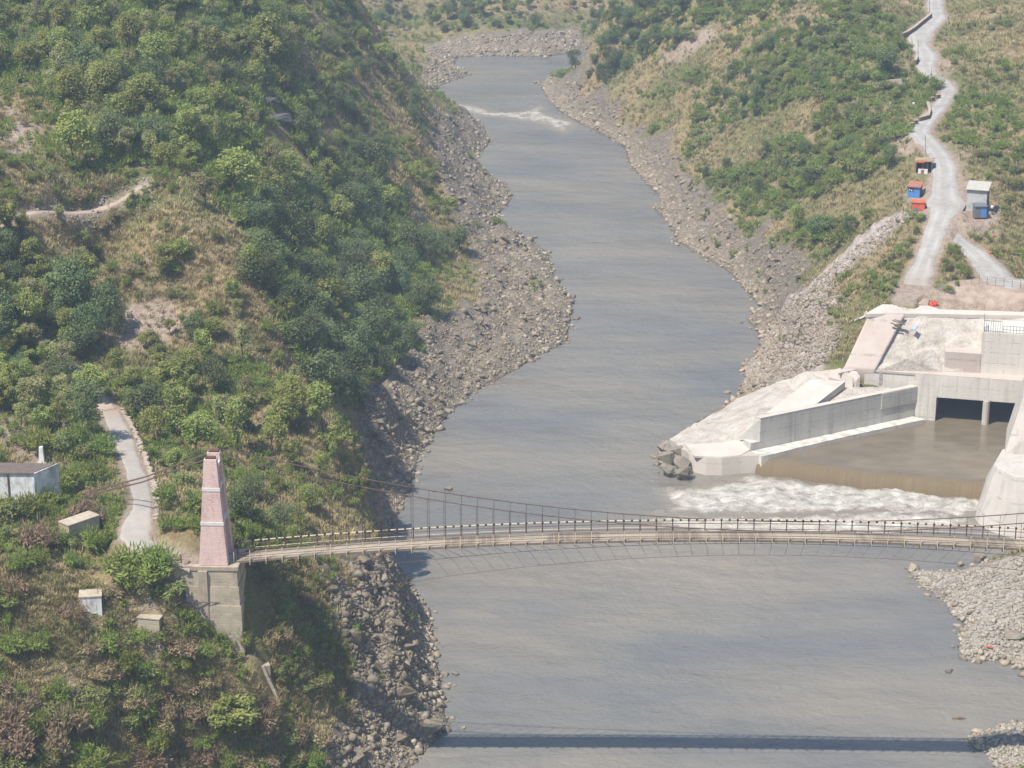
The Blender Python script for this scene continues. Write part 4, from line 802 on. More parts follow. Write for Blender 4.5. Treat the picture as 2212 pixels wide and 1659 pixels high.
    one_rock(1570,850,22,'pale square block standing in the river by the apron','cobble',z=0,zs=1.1); one_rock(1245,688,34,'low dark rock in the river off the bank bulge','rock',z=0,zs=.4)
    one_rock(1152,513,24,'flat rock awash in the river upstream','rock',z=0,zs=.4); one_rock(1212,604,18,'small pale rock awash off the rocky point','cobble',z=0,zs=.4); one_rock(1224,634,14,'smallest pale rock awash off the rocky point','cobble',z=0,zs=.5)
    one_rock(958,1457,34,'paired pale rock in the water, nearer the bank','cobble',z=0,zs=.45); one_rock(984,1456,28,'paired pale rock in the water, farther from the bank','cobble',z=0,zs=.45)
    one_rock(2111,1213,44,'large white pointed rock in the water under the bridge','cobble',z=0,zs=1.35,sink=.35); one_rock(2048,1450,34,'white flat rock alone in the water off the gravel bar','cobble',z=0,zs=.5)
    one_rock(2192,1375,80,'wide smooth pale boulder lying on the gravel bar','cobble',zs=.35); one_rock(1160,178,26,'pale flat rock at the water edge above the rapids','cobble',z=0,zs=.35)
    for i, (u, v, w_) in enumerate([(1436,972,36),(1445,1000,44),(1470,1014,52),(1440,1024,42),(1478,1030,44),(1432,1000,34),(1462,985,40)]):
        one_rock(u, v, w_ * 1.35, ['topmost', 'second', 'broad', 'lowest outer', 'lowest inner', 'outermost', 'upper inner'][i] + ' brown boulder piled at the tip of the concrete apron', 'cobble', z=.3, zs=.95, sink=.4)

# ------------------------------------------------------------------ plants
def leaves(C, Rr, n, size, seed, up=.5, long=1.0, shell=.55):
    """leaf cards round clump centres C with radii Rr"""
    g = np.random.default_rng(seed); k = g.integers(0, len(C), n); d = g.normal(0, 1, (n, 3)); d /= np.linalg.norm(d, axis=1)[:, None]
    p = C[k] + d * (Rr[k] * g.uniform(shell, 1.0, n) ** .6)[:, None] * np.array([1, 1, .8])
    nr = d * .6 + g.normal(0, .5, (n, 3)) + np.array([0, 0, up + .35]); nr /= np.linalg.norm(nr, axis=1)[:, None]
    t = g.normal(0, 1, (n, 3)); a = np.cross(nr, t); a /= np.linalg.norm(a, axis=1)[:, None]; b = np.cross(nr, a); s_ = size * g.uniform(.6, 1.3, n)[:, None]
    V = np.stack([p - a * s_ * long, p - b * s_ * .55 + nr * s_ * .12, p + a * s_ * long, p + b * s_ * .55 + nr * s_ * .12], 1).reshape(-1, 3); F = np.arange(n * 4).reshape(n, 4)
    ct = g.uniform(0, 1, len(C)); T = np.repeat(np.clip(ct[k] * .65 + g.uniform(0, .35, n), 0, 1), 4); return V, F, T
def crown_pts(h, r, nc, seed, flat=.75, base=.35):
    g = np.random.default_rng(seed); d = g.normal(0, 1, (nc, 3)); d /= np.linalg.norm(d, axis=1)[:, None]; q = g.uniform(.35, 1, nc)[:, None] ** .5
    C = d * q * np.array([r, r, (1 - base) * h * .5]) * .72; C[:, 2] += h * (base + (1 - base) * .5); C[:, :2] += g.normal(0, .12 * r, 2); return C, g.uniform(.24, .46, nc) * r
def tree_meshes(kind, seed):
    rg = random.Random(seed)
    P = {'leafy': (5.0, 2.0, 24, 2600, .14, .5, .24), 'slender': (5.6, 1.5, 20, 1500, .12, .3, .28), 'thorn': (4.6, 2.4, 28, 3200, .125, .5, .16), 'bare': (4.0, 1.9, 12, 420, .12, .3, .25)}[kind]
    h, r, nc, nl, sz, up, base = P; h *= rg.uniform(.9, 1.1); r *= rg.uniform(.88, 1.12)
    C, Rr = crown_pts(h, r, nc, seed, base=base); V, F, T = leaves(C, Rr * 1.12, nl, sz, seed, up, 1.0, .2); V *= np.array([rg.uniform(.85, 1.15), rg.uniform(.85, 1.15), rg.uniform(.9, 1.15)]); cm = np_mesh('crown', V, F, {'tone': T})
    m = MB(); top = Vector((rg.uniform(-.3, .3), rg.uniform(-.3, .3), h * .62)); mid = Vector((rg.uniform(-.15, .15), rg.uniform(-.15, .15), h * .3)); m.tube([(0, 0, -.7), (0, 0, 0), mid, top], .13, 6, .04)
    for i in np.argsort(-C[:, 2])[::2][:7]:
        c = Vector(C[i]); st = mid.lerp(top, rg.uniform(.0, .8)); m.tube([st, st.lerp(c, .5) + Vector((0, 0, .12)), c], .05, 5, .015)
    bmesh.ops.recalc_face_normals(m.bm, faces=m.bm.faces[:]); tm = bpy.data.meshes.new('trunk'); m.bm.to_mesh(tm); m.bm.free(); return cm, tm
def bush_mesh(kind, seed, n=None):
    rg = np.random.default_rng(seed)
    h, r, nc, nl, sz, long = {'bright': (1.7, 1.25, 11, 800, .085, 1.9), 'round': (1.5, 1.2, 12, 850, .10, 1.0), 'dry': (1.3, 1.1, 9, 420, .08, 1.6), 'small': (.8, .6, 4, 90, .085, 1.6)}[kind]; nl = n or nl
    a = rg.uniform(0, 6.28, nc); q = np.sqrt(rg.uniform(0, 1, nc)) * r * .75; C = np.stack([np.cos(a) * q, np.sin(a) * q, h * (.42 + .3 * (1 - (q / r) ** 2)) * rg.uniform(.7, 1.1, nc)], 1); Rr = rg.uniform(.3, .5, nc) * r
    V, F, T = leaves(C, Rr, nl, sz, seed, .35, long, .3)
    if kind in ('bright', 'small', 'dry'):                 # upright whips
        n2 = nl // 3; k = rg.integers(0, nc, n2); b = C[k] * np.array([.6, .6, .3]); d = np.stack([rg.normal(0, .35, n2), rg.normal(0, .35, n2), np.ones(n2)], 1) + C[k] * np.array([.4, .4, 0]) / r
        d /= np.linalg.norm(d, axis=1)[:, None]; b = b + d * rg.uniform(.2, .95, n2)[:, None] * h; sd = np.cross(d, rg.normal(0, 1, (n2, 3))); sd /= np.linalg.norm(sd, axis=1)[:, None]
        V2 = np.stack([b - d * .14, b + sd * .035, b + d * .26, b - sd * .035], 1).reshape(-1, 3); F = np.r_[F, np.arange(n2 * 4).reshape(n2, 4) + len(V)]; V = np.r_[V, V2]; T = np.r_[T, np.repeat(rg.uniform(.3, 1, n2), 4)]
    V[:, 2] = np.maximum(V[:, 2], -.15); return V, F, T
LEAF = {'leafy': leafmat('leafy_green', (.115, .16, .03), (.22, .275, .06), (.33, .37, .095)), 'slender': leafmat('pale_green', (.17, .195, .065), (.27, .29, .105), (.37, .37, .15)),
        'thorn': leafmat('dark_green', (.065, .105, .036), (.12, .175, .062), (.19, .245, .085)), 'bare': leafmat('grey_twigs', (.14, .12, .085), (.20, .175, .12), (.22, .22, .12)),
        'bright': leafmat('bright_green', (.09, .15, .02), (.155, .23, .035), (.25, .30, .07)), 'round': leafmat('olive_green', (.105, .14, .036), (.175, .21, .06), (.25, .275, .10)), 'dry': leafmat('dry_brown', (.20, .16, .075), (.30, .245, .12), (.38, .32, .17))}
M['bark'] = simple('bark', (.07, .055, .04), (.14, .11, .085), 5, .95, .02)
PROTO = {}
KN = {'leafy': ('leafy_tree', 'tree', 'mid green leafy tree'), 'slender': ('slender_tree', 'tree', 'pale feathery slender tree'), 'thorn': ('thorn_tree', 'tree', 'dark green dense tree'), 'bare': ('bare_tree', 'tree', 'grey half bare tree'),
      'bright': ('leafy_shrub', 'shrub', 'bright green upright shrub'), 'round': ('round_bush', 'bush', 'olive green round bush'), 'dry': ('dry_bush', 'bush', 'dry brown bush')}
pend = []
LM = [(455,1100,'the pink bridge tower'),(450,1310,'the stone abutment'),(55,1060,'the whitewashed ruin'),(300,1110,'the concrete path'),(235,900,'the upper end of the concrete path'),(190,1140,'the low stone hut'),(195,1300,'the white anchor block'),(320,1345,'the stone anchor block'),(555,1415,'the broken slab'),
      (160,450,'the track on the knoll'),(420,560,'the bare brown knoll'),(612,250,'the dark boulders'),(730,640,'the wooded gully'),(820,560,'the gully mouth'),(860,180,'the nose of the far spur'),(930,360,'the upstream rocky bank'),(700,120,'the far spur'),(450,130,'the grey thicket'),(130,130,'the top of the wooded slope'),(60,600,'the wooded flank'),(770,1000,'the foot of the knoll'),(640,1560,'the nearest rocky bank'),(250,1560,'the nearest grassy slope'),(80,1400,'the bare patch by the frame edge'),
      (1975,415,'the blue hut'),(2110,430,'the grey block hut'),(1997,360,'the thatched stall'),(2040,230,'the double road bend'),(2010,40,'the top of the road'),(1960,60,'the dark road parapet'),(1990,560,'the road fork'),(2090,580,'the branch road'),(1720,700,'the spoil slope'),(1600,480,'the rocky bank below the slope'),(1350,120,'the wooded spur at the river bend'),(1450,90,'the red earth scar'),(1700,60,'the upper slope'),(1780,330,'the middle of the striped slope'),(1560,300,'the lower striped slope'),(2190,330,'the hill above the road'),(1100,40,'the far shore'),(1000,180,'the upstream pool')]
def relate(u, v):
    d = [math.hypot(u - a, (v - b) * 1.2) for a, b, _ in LM]; i = int(np.argmin(d)); a, b, n = LM[i]; dx, dy = u - a, v - b
    far = '' if d[i] < 45 else 'just ' if d[i] < 100 else 'well '
    if abs(dy) > abs(dx): rel = 'above' if dy < 0 else 'below'
    else: rel = ('riverward of' if (dx > 0) == (u < 1106) else 'hillward of')
    return far + rel + ' ' + n
def plant(kind, u, v, h, P=None, label=None, wide=1.0):
    if P is None:
        P = hits([u], [v])[0]
        if np.isnan(P[0]): return
    name, cat, word = KN[kind]; k = RNG.integers(0, 7)
    if (kind, k) not in PROTO:
        if kind in ('leafy', 'slender', 'thorn', 'bare'):
            cm, tm = tree_meshes(kind, 40 + hash_[kind] * 10 + int(k)); cm.materials.append(LEAF[kind]); tm.materials.append(M['bark']); PROTO[kind, k] = (cm, tm)
        else:
            V, F, T = bush_mesh(kind, 80 + hash_[kind] * 10 + int(k)); me = np_mesh(name, V, F, {'tone': T}); me.materials.append(LEAF[kind]); PROTO[kind, k] = (me,)
    pr = PROTO[kind, k]; h0 = {'leafy': 5, 'slender': 5.6, 'thorn': 4.6, 'bare': 4, 'bright': 1.9, 'round': 1.7, 'dry': 1.4}[kind]; s_ = h / h0
    if len(pr) == 2:
        o = bpy.data.objects.new(name, None); COL.objects.link(o)
        for me, nm in ((pr[1], 'trunk'), (pr[0], 'crown')): c = bpy.data.objects.new(nm, me); COL.objects.link(c); c.parent = o
    else: o = bpy.data.objects.new(name, pr[0]); COL.objects.link(o)
    o.location = (P[0], P[1], P[2] - .05); o.rotation_euler = (RNG.normal(0, .06), RNG.normal(0, .06), RNG.uniform(0, 6.28)); o.scale = (s_ * wide * RNG.uniform(.8, 1.2), s_ * wide * RNG.uniform(.8, 1.2), s_ * RNG.uniform(.78, 1.28))
    if label: tag(o, label, cat); return o
    big = {'tree': (5.6, 3.8), 'shrub': (2.3, 1.5), 'bush': (2.3, 1.5)}[cat]; size = 'tall ' if h > big[0] else 'small ' if h < big[1] else ''
    pend.append((o, u, v, size, word, cat, None)); return o
hash_ = {'leafy': 1, 'slender': 2, 'thorn': 3, 'bare': 4, 'bright': 5, 'round': 6, 'dry': 7}
def scatter(L, n, kinds, hr, gap, noise=None, block=.25, wide=1.0):
    q = in_px(L, n * 14); P = hits(q[:, 0], q[:, 1]); ok = ~np.isnan(P[:, 0]); q, P = q[ok], P[ok]
    ok = (at_mask(A_ROCK, P) < .35) & (at_mask(A_ROAD, P) < block) & (at_mask(A_RUB, P) < .4) & (at_mask(A_WORK, P) < .4) & (P[:, 2] > .8) & (at_mask(DR, P) > 3)
    if noise is not None:
        fx, fy, th, sd = noise; sg = np.where(P[:, 0] > 5, 1, -1); ac = P[:, 0] * .85 + sg * P[:, 1] * .53; al = -sg * P[:, 0] * .53 + P[:, 1] * .85; ok &= (fbm(ac * fy, al * fx, sd, 3) > th)
    for (hx, hy, hr_) in KEEP: ok &= np.hypot(P[:, 0] - hx, P[:, 1] - hy) > hr_
    q, P = q[ok], P[ok]; got = []; ks = list(kinds); wts = np.cumsum([kinds[k] for k in ks]) / sum(kinds.values())
    for (u, v), p in zip(q, P):
        h = RNG.uniform(*hr) * (RNG.uniform(.75, 1.15)); g_ = gap * (.6 + .4 * h / hr[1])
        if any((u - a) ** 2 + (1.3 * (v - b)) ** 2 < g_ * g_ for a, b in got): continue
        plant(ks[int(np.searchsorted(wts, RNG.uniform()))], u, v, h, p, wide=wide); got.append((u, v))
        if len(got) >= n: break
def build_plants():
    named = [('leafy',158,368,6.6,'tall leafy tree with a bare dark trunk above the knoll track',1.2),('slender',448,456,6.4,'tall feathery tree leaning over the bare brown knoll crest',1.1),('leafy',338,262,7.6,'largest yellow green tree on the wooded slope',1.25),('thorn',318,905,4.6,'round dark tree standing above the concrete path',1.05),
      ('leafy',722,985,4.6,'leafy tree at the foot of the knoll by the rocks',1.05),('leafy',618,905,4.8,'loose leafy tree clinging to the knoll edge above the tower',1.0),('leafy',425,985,5.0,'broad leafy tree straight above the pink tower',1.1),('leafy',672,1108,3.6,'small tree behind the hangers of the footbridge',1.0),
      ('leafy',518,1603,5.6,'big rounded green tree below the stone abutment',1.25),('bright',305,1262,3.0,'bushy bright shrub between the path and the abutment',1.5),('bright',268,1240,2.6,'bright shrub at the lower end of the concrete path',1.3),('bright',345,1235,2.4,'bright shrub touching the abutment parapet',1.2),('bright',521,1408,2.2,'vivid green shrub at the foot of the abutment',.8),('leafy',785,1092,3.4,'slim green climber on the rock face above the footbridge',.6),
      ('leafy',365,600,3.4,'small tree alone on the bare brown knoll',1.0),('thorn',1912,166,5.4,'dark rounded tree on the edge below the road',1.0),('bright',2020,196,2.3,'bright clipped bush at the inner road bend',1.05),('leafy',1890,243,2.6,'small dark tree beside the dry wall below the road',.8),('bright',25,1112,2.4,'bright shrub hiding the foot of the whitewashed ruin',1.4),('bright',62,1120,2.2,'bright shrub at the front corner of the whitewashed ruin',1.3),('bright',100,1098,2.0,'bright shrub against the shaded side of the whitewashed ruin',1.1),('bright',222,1180,1.7,'bright shrub at the path side of the low stone box',1.2),('bright',120,1182,1.8,'bright shrub on the uphill side of the low stone box',1.2),('dry',168,1332,1.3,'dry shrub at the foot of the white anchor block',1.2),('bright',296,1392,1.8,'bright shrub in front of the grey stone anchor block',1.2),('round',345,1390,1.5,'olive bush at the river side of the grey anchor block',1.2),('bright',2085,600,1.5,'bright bush in the wedge between the two roads',1.0),('thorn',1770,515,4.0,'dark tree at the foot of the striped slope',1.1),
      ('thorn',1012,28,5.5,'dark tree standing on the far shore meadow',.9),('thorn',1072,58,3.0,'dark bush like tree alone on the far shore meadow',1.2),('slender',510,690,3.4,'thin pale tree by the rocky scar of the knoll',.9)]
    for k, u, v, h, lb, wd in named: plant(k, u, v, h, None, lb, wd)
    T = {'leafy': .5, 'slender': .4, 'thorn': .1}
    scatter([(-30,-30),(560,-30),(640,150),(700,330),(640,470),(530,470),(440,390),(340,360),(250,380),(200,350),(80,190),(-30,190)], 150, T, (4.0, 6.8), 32)
    scatter([(520,510),(640,440),(700,340),(860,420),(900,560),(950,640),(890,760),(770,890),(690,860),(560,640)], 92, {'thorn': .75, 'leafy': .25}, (3.6, 6.2), 30)
    scatter([(560,-30),(790,-30),(870,180),(940,330),(960,470),(1010,540),(900,600),(850,420),(700,330),(640,150)], 100, {'thorn': .5, 'leafy': .4, 'bare': .1}, (2.4, 4.6), 24, (.06, .12, .42, 5))
    scatter([(60,490),(330,440),(520,520),(560,700),(640,850),(500,740),(250,640),(100,600)], 12, {'leafy': .5, 'slender': .4, 'bare': .2}, (2.2, 3.8), 45)
    scatter([(-30,500),(60,510),(100,620),(240,650),(230,740),(165,790),(195,880),(225,950),(100,960),(-30,880)], 62, {'leafy': .55, 'thorn': .3, 'slender': .15}, (3.4, 5.6), 34)
    scatter([(240,690),(480,740),(640,830),(690,900),(750,1000),(620,1000),(420,1000),(340,960),(260,860)], 27, {'leafy': .7, 'thorn': .2, 'slender': .2}, (3.0, 4.8), 38)
    scatter([(350,1000),(790,1000),(780,1120),(500,1185),(360,1150)], 14, {'leafy': .6, 'thorn': .4}, (1.8, 3.2), 40)
    scatter([(350,1000),(760,1000),(760,1120),(500,1185),(360,1150)], 26, {'bright': .6, 'round': .4}, (1.0, 2.0), 26)
    scatter([(-30,960),(230,960),(255,1100),(230,1180),(380,1215),(380,1400),(480,1430),(560,1430),(700,1500),(740,1659),(-30,1700)], 115, {'bright': .62, 'round': .2, 'dry': .3}, (1.2, 2.9), 32, (.10, .16, .42, 8))
    scatter([(60,480),(330,430),(540,520),(640,850),(500,740),(250,640),(100,600)], 34, {'bright': .4, 'round': .3, 'dry': .3}, (.8, 1.8), 22)
    scatter([(-30,180),(80,190),(200,350),(340,380),(440,420),(330,430),(60,470),(-30,470)], 30, {'bright': .6, 'round': .3, 'dry': .2}, (1.0, 2.2), 26)
    scatter([(400,40),(580,60),(660,230),(560,240),(470,180)], 44, {'bare': .75, 'thorn': .25}, (2.2, 3.8), 20)
    scatter([(560,1210),(700,1240),(690,1300),(740,1450),(720,1640),(600,1640),(560,1430)], 24, {'round': .4, 'dry': .4, 'bright': .3}, (.9, 1.9), 30)
    # the other side of the river
    scatter([(1280,-30),(1580,-30),(1430,130),(1310,200),(1235,150),(1278,90)], 66, {'thorn': .55, 'leafy': .45}, (2.8, 5.0), 20)
    B = [(1560,-30),(1970,-30),(1930,150),(1960,270),(1930,330),(1965,400),(1930,440),(1800,560),(1710,520),(1500,400),(1320,220),(1430,130)]
    scatter(B, 110, {'thorn': .5, 'leafy': .5}, (1.8, 3.6), 18, (.025, .11, .49, 12))
    scatter(B, 260, {'round': .55, 'bright': .45}, (1.2, 2.6), 12, (.025, .11, .45, 12), wide=1.3)
    scatter([(2045,-30),(2250,-30),(2250,640),(2190,560),(2160,420),(2090,330),(2050,260),(2085,200)], 75, {'bright': .4, 'round': .6, 'dry': .1}, (.8, 2.2), 16, (.06, .1, .45, 15))
    scatter([(1840,650),(1985,490),(2005,500),(1960,620),(1900,650)], 16, {'bright': .5, 'round': .5}, (.7, 1.4), 18); scatter([(2035,530),(2060,520),(2100,590),(2040,640)], 12, {'bright': .6, 'round': .4}, (.7, 1.4), 14)
    scatter([(800,-30),(1290,-30),(1275,60),(1100,55),(900,80),(830,60)], 64, {'thorn': .5, 'leafy': .3, 'slender': .2}, (2.2, 4.6), 15, (.03, .08, .44, 18))
    # low undergrowth and grass: nobody could count these
    def spread(n, keepf):
        q = np.stack([RNG.uniform(-80, 2290, n), RNG.uniform(-60, 1720, n)], 1); P = hits(q[:, 0], q[:, 1]); P = P[~np.isnan(P[:, 0])]
        X = RNG.uniform(-95, 120, n // 4); Y = RNG.uniform(155, 560, n // 4); P = np.r_[P, np.stack([X, Y, hgt(X, Y)], 1)]
        ok = (P[:, 2] > .6) & (at_mask(DR, P) > 1.5) & (at_mask(A_ROAD, P) < .2) & (at_mask(A_WORK, P) < .3) & (at_mask(A_BAR, P) < .2) & (at_mask(A_EXC, P) < .2)
        pr = np.clip(1 - 1.15 * at_mask(A_ROCK, P), .04, 1) * np.clip(1 - .85 * at_mask(A_SOIL, P), 0, 1) * np.clip(1 - .9 * at_mask(A_RUB, P), 0, 1); ok &= RNG.uniform(0, 1, len(P)) < pr * keepf(P)
        for (hx, hy, hr_) in KEEP: ok &= np.hypot(P[:, 0] - hx, P[:, 1] - hy) > hr_ * .8
        return P[ok]
    sg = lambda P: np.where(P[:, 0] > 5, 1, -1)
    strip = lambda P: fbm((P[:, 0] * .85 + sg(P) * P[:, 1] * .53) * .11, (-sg(P) * P[:, 0] * .53 + P[:, 1] * .85) * .025, 12, 3)
    DRYZ = [plan([(520,1230),(760,1230),(760,1659),(540,1659)]), plan([(60,480),(330,430),(540,520),(640,850),(500,740),(250,640),(100,600)]), plan([(-20,1200),(380,1230),(380,1400),(500,1430),(540,1659),(-20,1659)])]
    WOOD = plan([(-30,-30),(560,-30),(640,150),(700,330),(860,420),(950,640),(770,890),(690,860),(560,640),(440,390),(340,360),(250,380),(80,190),(-30,190)])
    def green(P):
        g = np.where(P[:, 0] > 5, sstep(.40, .52, strip(P)), sstep(.44, .60, fbm(P[:, 0] * .09, P[:, 1] * .16, 44, 3)))
        g = np.where(poly_dist(P[:, 0], P[:, 1], WOOD) < 0, 1.0, g)
        for D in DRYZ: g = np.where(poly_dist(P[:, 0], P[:, 1], D) < 0, g * .16, g)
        return np.where((P[:, 0] > 40) & (P[:, 1] < 335), g * .35, g)
    P = spread(34000, green); inw = poly_dist(P[:, 0], P[:, 1], WOOD) < 0
    pr = [bush_mesh('small', 500 + k) for k in range(6)]; S = RNG.uniform(.5, 1.25, len(P)) * np.where(inw, 1.7, 1.0) * np.clip(.7 + P[:, 1] / 600, .9, 1.5); V, F, T = scatter_mesh(P, S, pr, .12, 0)
    o = link('undergrowth', np_mesh('undergrowth', V, F, {'tone': T}), LEAF['bright']); tag(o, 'low green undergrowth scattered over both slopes', 'undergrowth', kind='stuff')
    g = np.random.default_rng(5); pr = []
    for k in range(8):
        nb = 13; a = g.uniform(0, 6.28, nb); ln = g.uniform(.28, .68, nb); ben = g.uniform(.25, .75, nb); d = np.stack([np.cos(a), np.sin(a), 0 * a], 1); sd = np.stack([-np.sin(a), np.cos(a), 0 * a], 1) * .017; b = d * g.uniform(.02, .28, nb)[:, None]
        m_ = b + d * (ln * ben * .35)[:, None] + np.array([0, 0, 1]) * (ln * .62)[:, None]; e = b + d * (ln * ben)[:, None] + np.array([0, 0, 1]) * (ln * (.95 - .35 * ben))[:, None]
        V = np.stack([b - sd, b + sd, m_ + sd, m_ - sd, e - sd * .3, e + sd * .3], 1).reshape(-1, 3); i = np.arange(nb)[:, None] * 6; F = np.r_[i + np.array([[0, 1, 2, 3]]), i + np.array([[3, 2, 5, 4]])]; pr.append((V, F, np.repeat(g.uniform(0, 1, nb), 6)))
    P = spread(105000, lambda P: 1 - .7 * green(P)); S = RNG.uniform(.6, 1.35, len(P)) * np.clip(.75 + P[:, 1] / 600, .95, 1.5); V, F, T = scatter_mesh(P, S, pr, .1, 0)
    s = NT('dry_grass'); gp = s.noise(.16, 3, .5); c = s.ramp(s.attr('tone'), [(0, (.28, .21, .095)), (.5, (.43, .34, .165)), (1, (.54, .44, .24))]); c = s.mix(s.ramp(gp, [(.42, 0.), (.6, .75)]), c, s.ramp(s.attr('tone'), [(0, (.13, .14, .045)), (1, (.27, .26, .10))])); s.color(c)
    o = link('dry_grass', np_mesh('dry_grass', V, F, {'tone': T}), s.m); tag(o, 'dry straw coloured grass covering both slopes', 'grass', kind='stuff')
def label_pending():
    seen = {}
    for o, u, v, size, word, cat, grp in pend:
        lb = size + word + ' ' + relate(u, v); seen.setdefault(lb, []).append(o); o['category'] = cat
    for lb, os_ in seen.items():
        side = 'bridge tower side' if next(a for a, b, n in LM if lb.endswith(n)) < 1106 else 'hut side'
        for o in os_: o['group'] = {'tree': 'trees', 'shrub': 'shrubs', 'bush': 'bushes', 'boulder': 'boulders'}[o['category']] + ' on the ' + side + ' of the gorge'
        os_.sort(key=lambda o: to_px(o.location)[1][0])
        for i, o in enumerate(os_):
            o['label'] = (['higher ', 'lower '] if len(os_) == 2 else ['highest ', 'middle ', 'lowest '])[i] + lb if len(os_) in (2, 3) else lb
            if len(os_) > 3: pass
# ------------------------------------------------------------------ huts, ruins, walls and small things
KEEP = []
def ground(u, v): P = hits([u], [v])[0]; return Vector(P)
def scale_at(P): return FOC / (P.y * CP - (P.z - CAM_H) * SP)
class Spot:
    """local frame: x along the front, y back from the camera, z up"""
    def __init__(s, name, P, rz, label, cat):
        s.P = Vector(P); s.root = empty(name, s.P, label, cat, None, rz)
    def part(s, mb, name, mat, par=None, **k): o = mb.build(name, mat, **k); o.parent = par or s.root; return o
SPOTS = {}
def prep():
    """level ground for what stands on it, before the land is built"""
    for k, u, v, r_ in [('blue', 1973, 427, 1.6), ('grey', 2108, 456, 2.4), ('cabin', 2118, 474, 1.2), ('stall', 1995, 374, 1.7), ('orange', 1983, 455, 1.3), ('ruin', 60, 1104, 3.0), ('abut', 450, 1222, .1)]:
        P = ground(u, v); SPOTS[k] = P; KEEP.append((P.x, P.y, r_ + .7))
        if k != 'abut': pad(P.x, P.y + r_ * .5, P.z, r_ * .9, 1.2)
    for u, v, r_ in [(185, 1160, 2.0), (195, 1320, 1.6), (322, 1365, 1.6), (555, 1425, 2.0), (612, 262, 3.0), (583, 222, 2.6), (612, 290, 2.6), (585, 250, 2.4), (600, 310, 2.4), (612, 330, 2.6), (598, 355, 2.4), (640, 330, 2.2), (570, 290, 2.2), (232, 880, 1.6), (222, 905, 1.4), (228, 930, 1.4), (2017, 655, 1.0), (91, 1000, 1.6), (91, 1018, 1.4)]: P = ground(u, v); KEEP.append((P.x, P.y, r_))
    s_loc = (GX - BC.x) * BX.x + (GY - BC.y) * BX.y; t_loc = (GX - BC.x) * BY.x + (GY - BC.y) * BY.y; zt = bdeck(HALF) - .13
    lim = zt - 1.2 - 7.4 * np.clip((s_loc + HALF + 6.2) / 6.5, 0, 1) + (fbm(GX * .6, GY * .6, 88) - .5) * 1.2 + np.clip(-1.3 - t_loc, 0, 30) * -.35
    k = sstep(-7.5, -5.8, s_loc + HALF) * sstep(3.5, .6, s_loc + HALF) * sstep(-9, -4, t_loc) * (t_loc < -.6)
    HZ[:] = np.where(k > 0, HZ * (1 - k) + k * np.minimum(HZ, lim), HZ)
    for s_ in np.arange(-HALF - 11, -HALF + .5, 1.0): q = bp(s_, 1, 0); KEEP.append((q.x, q.y, 2.9))
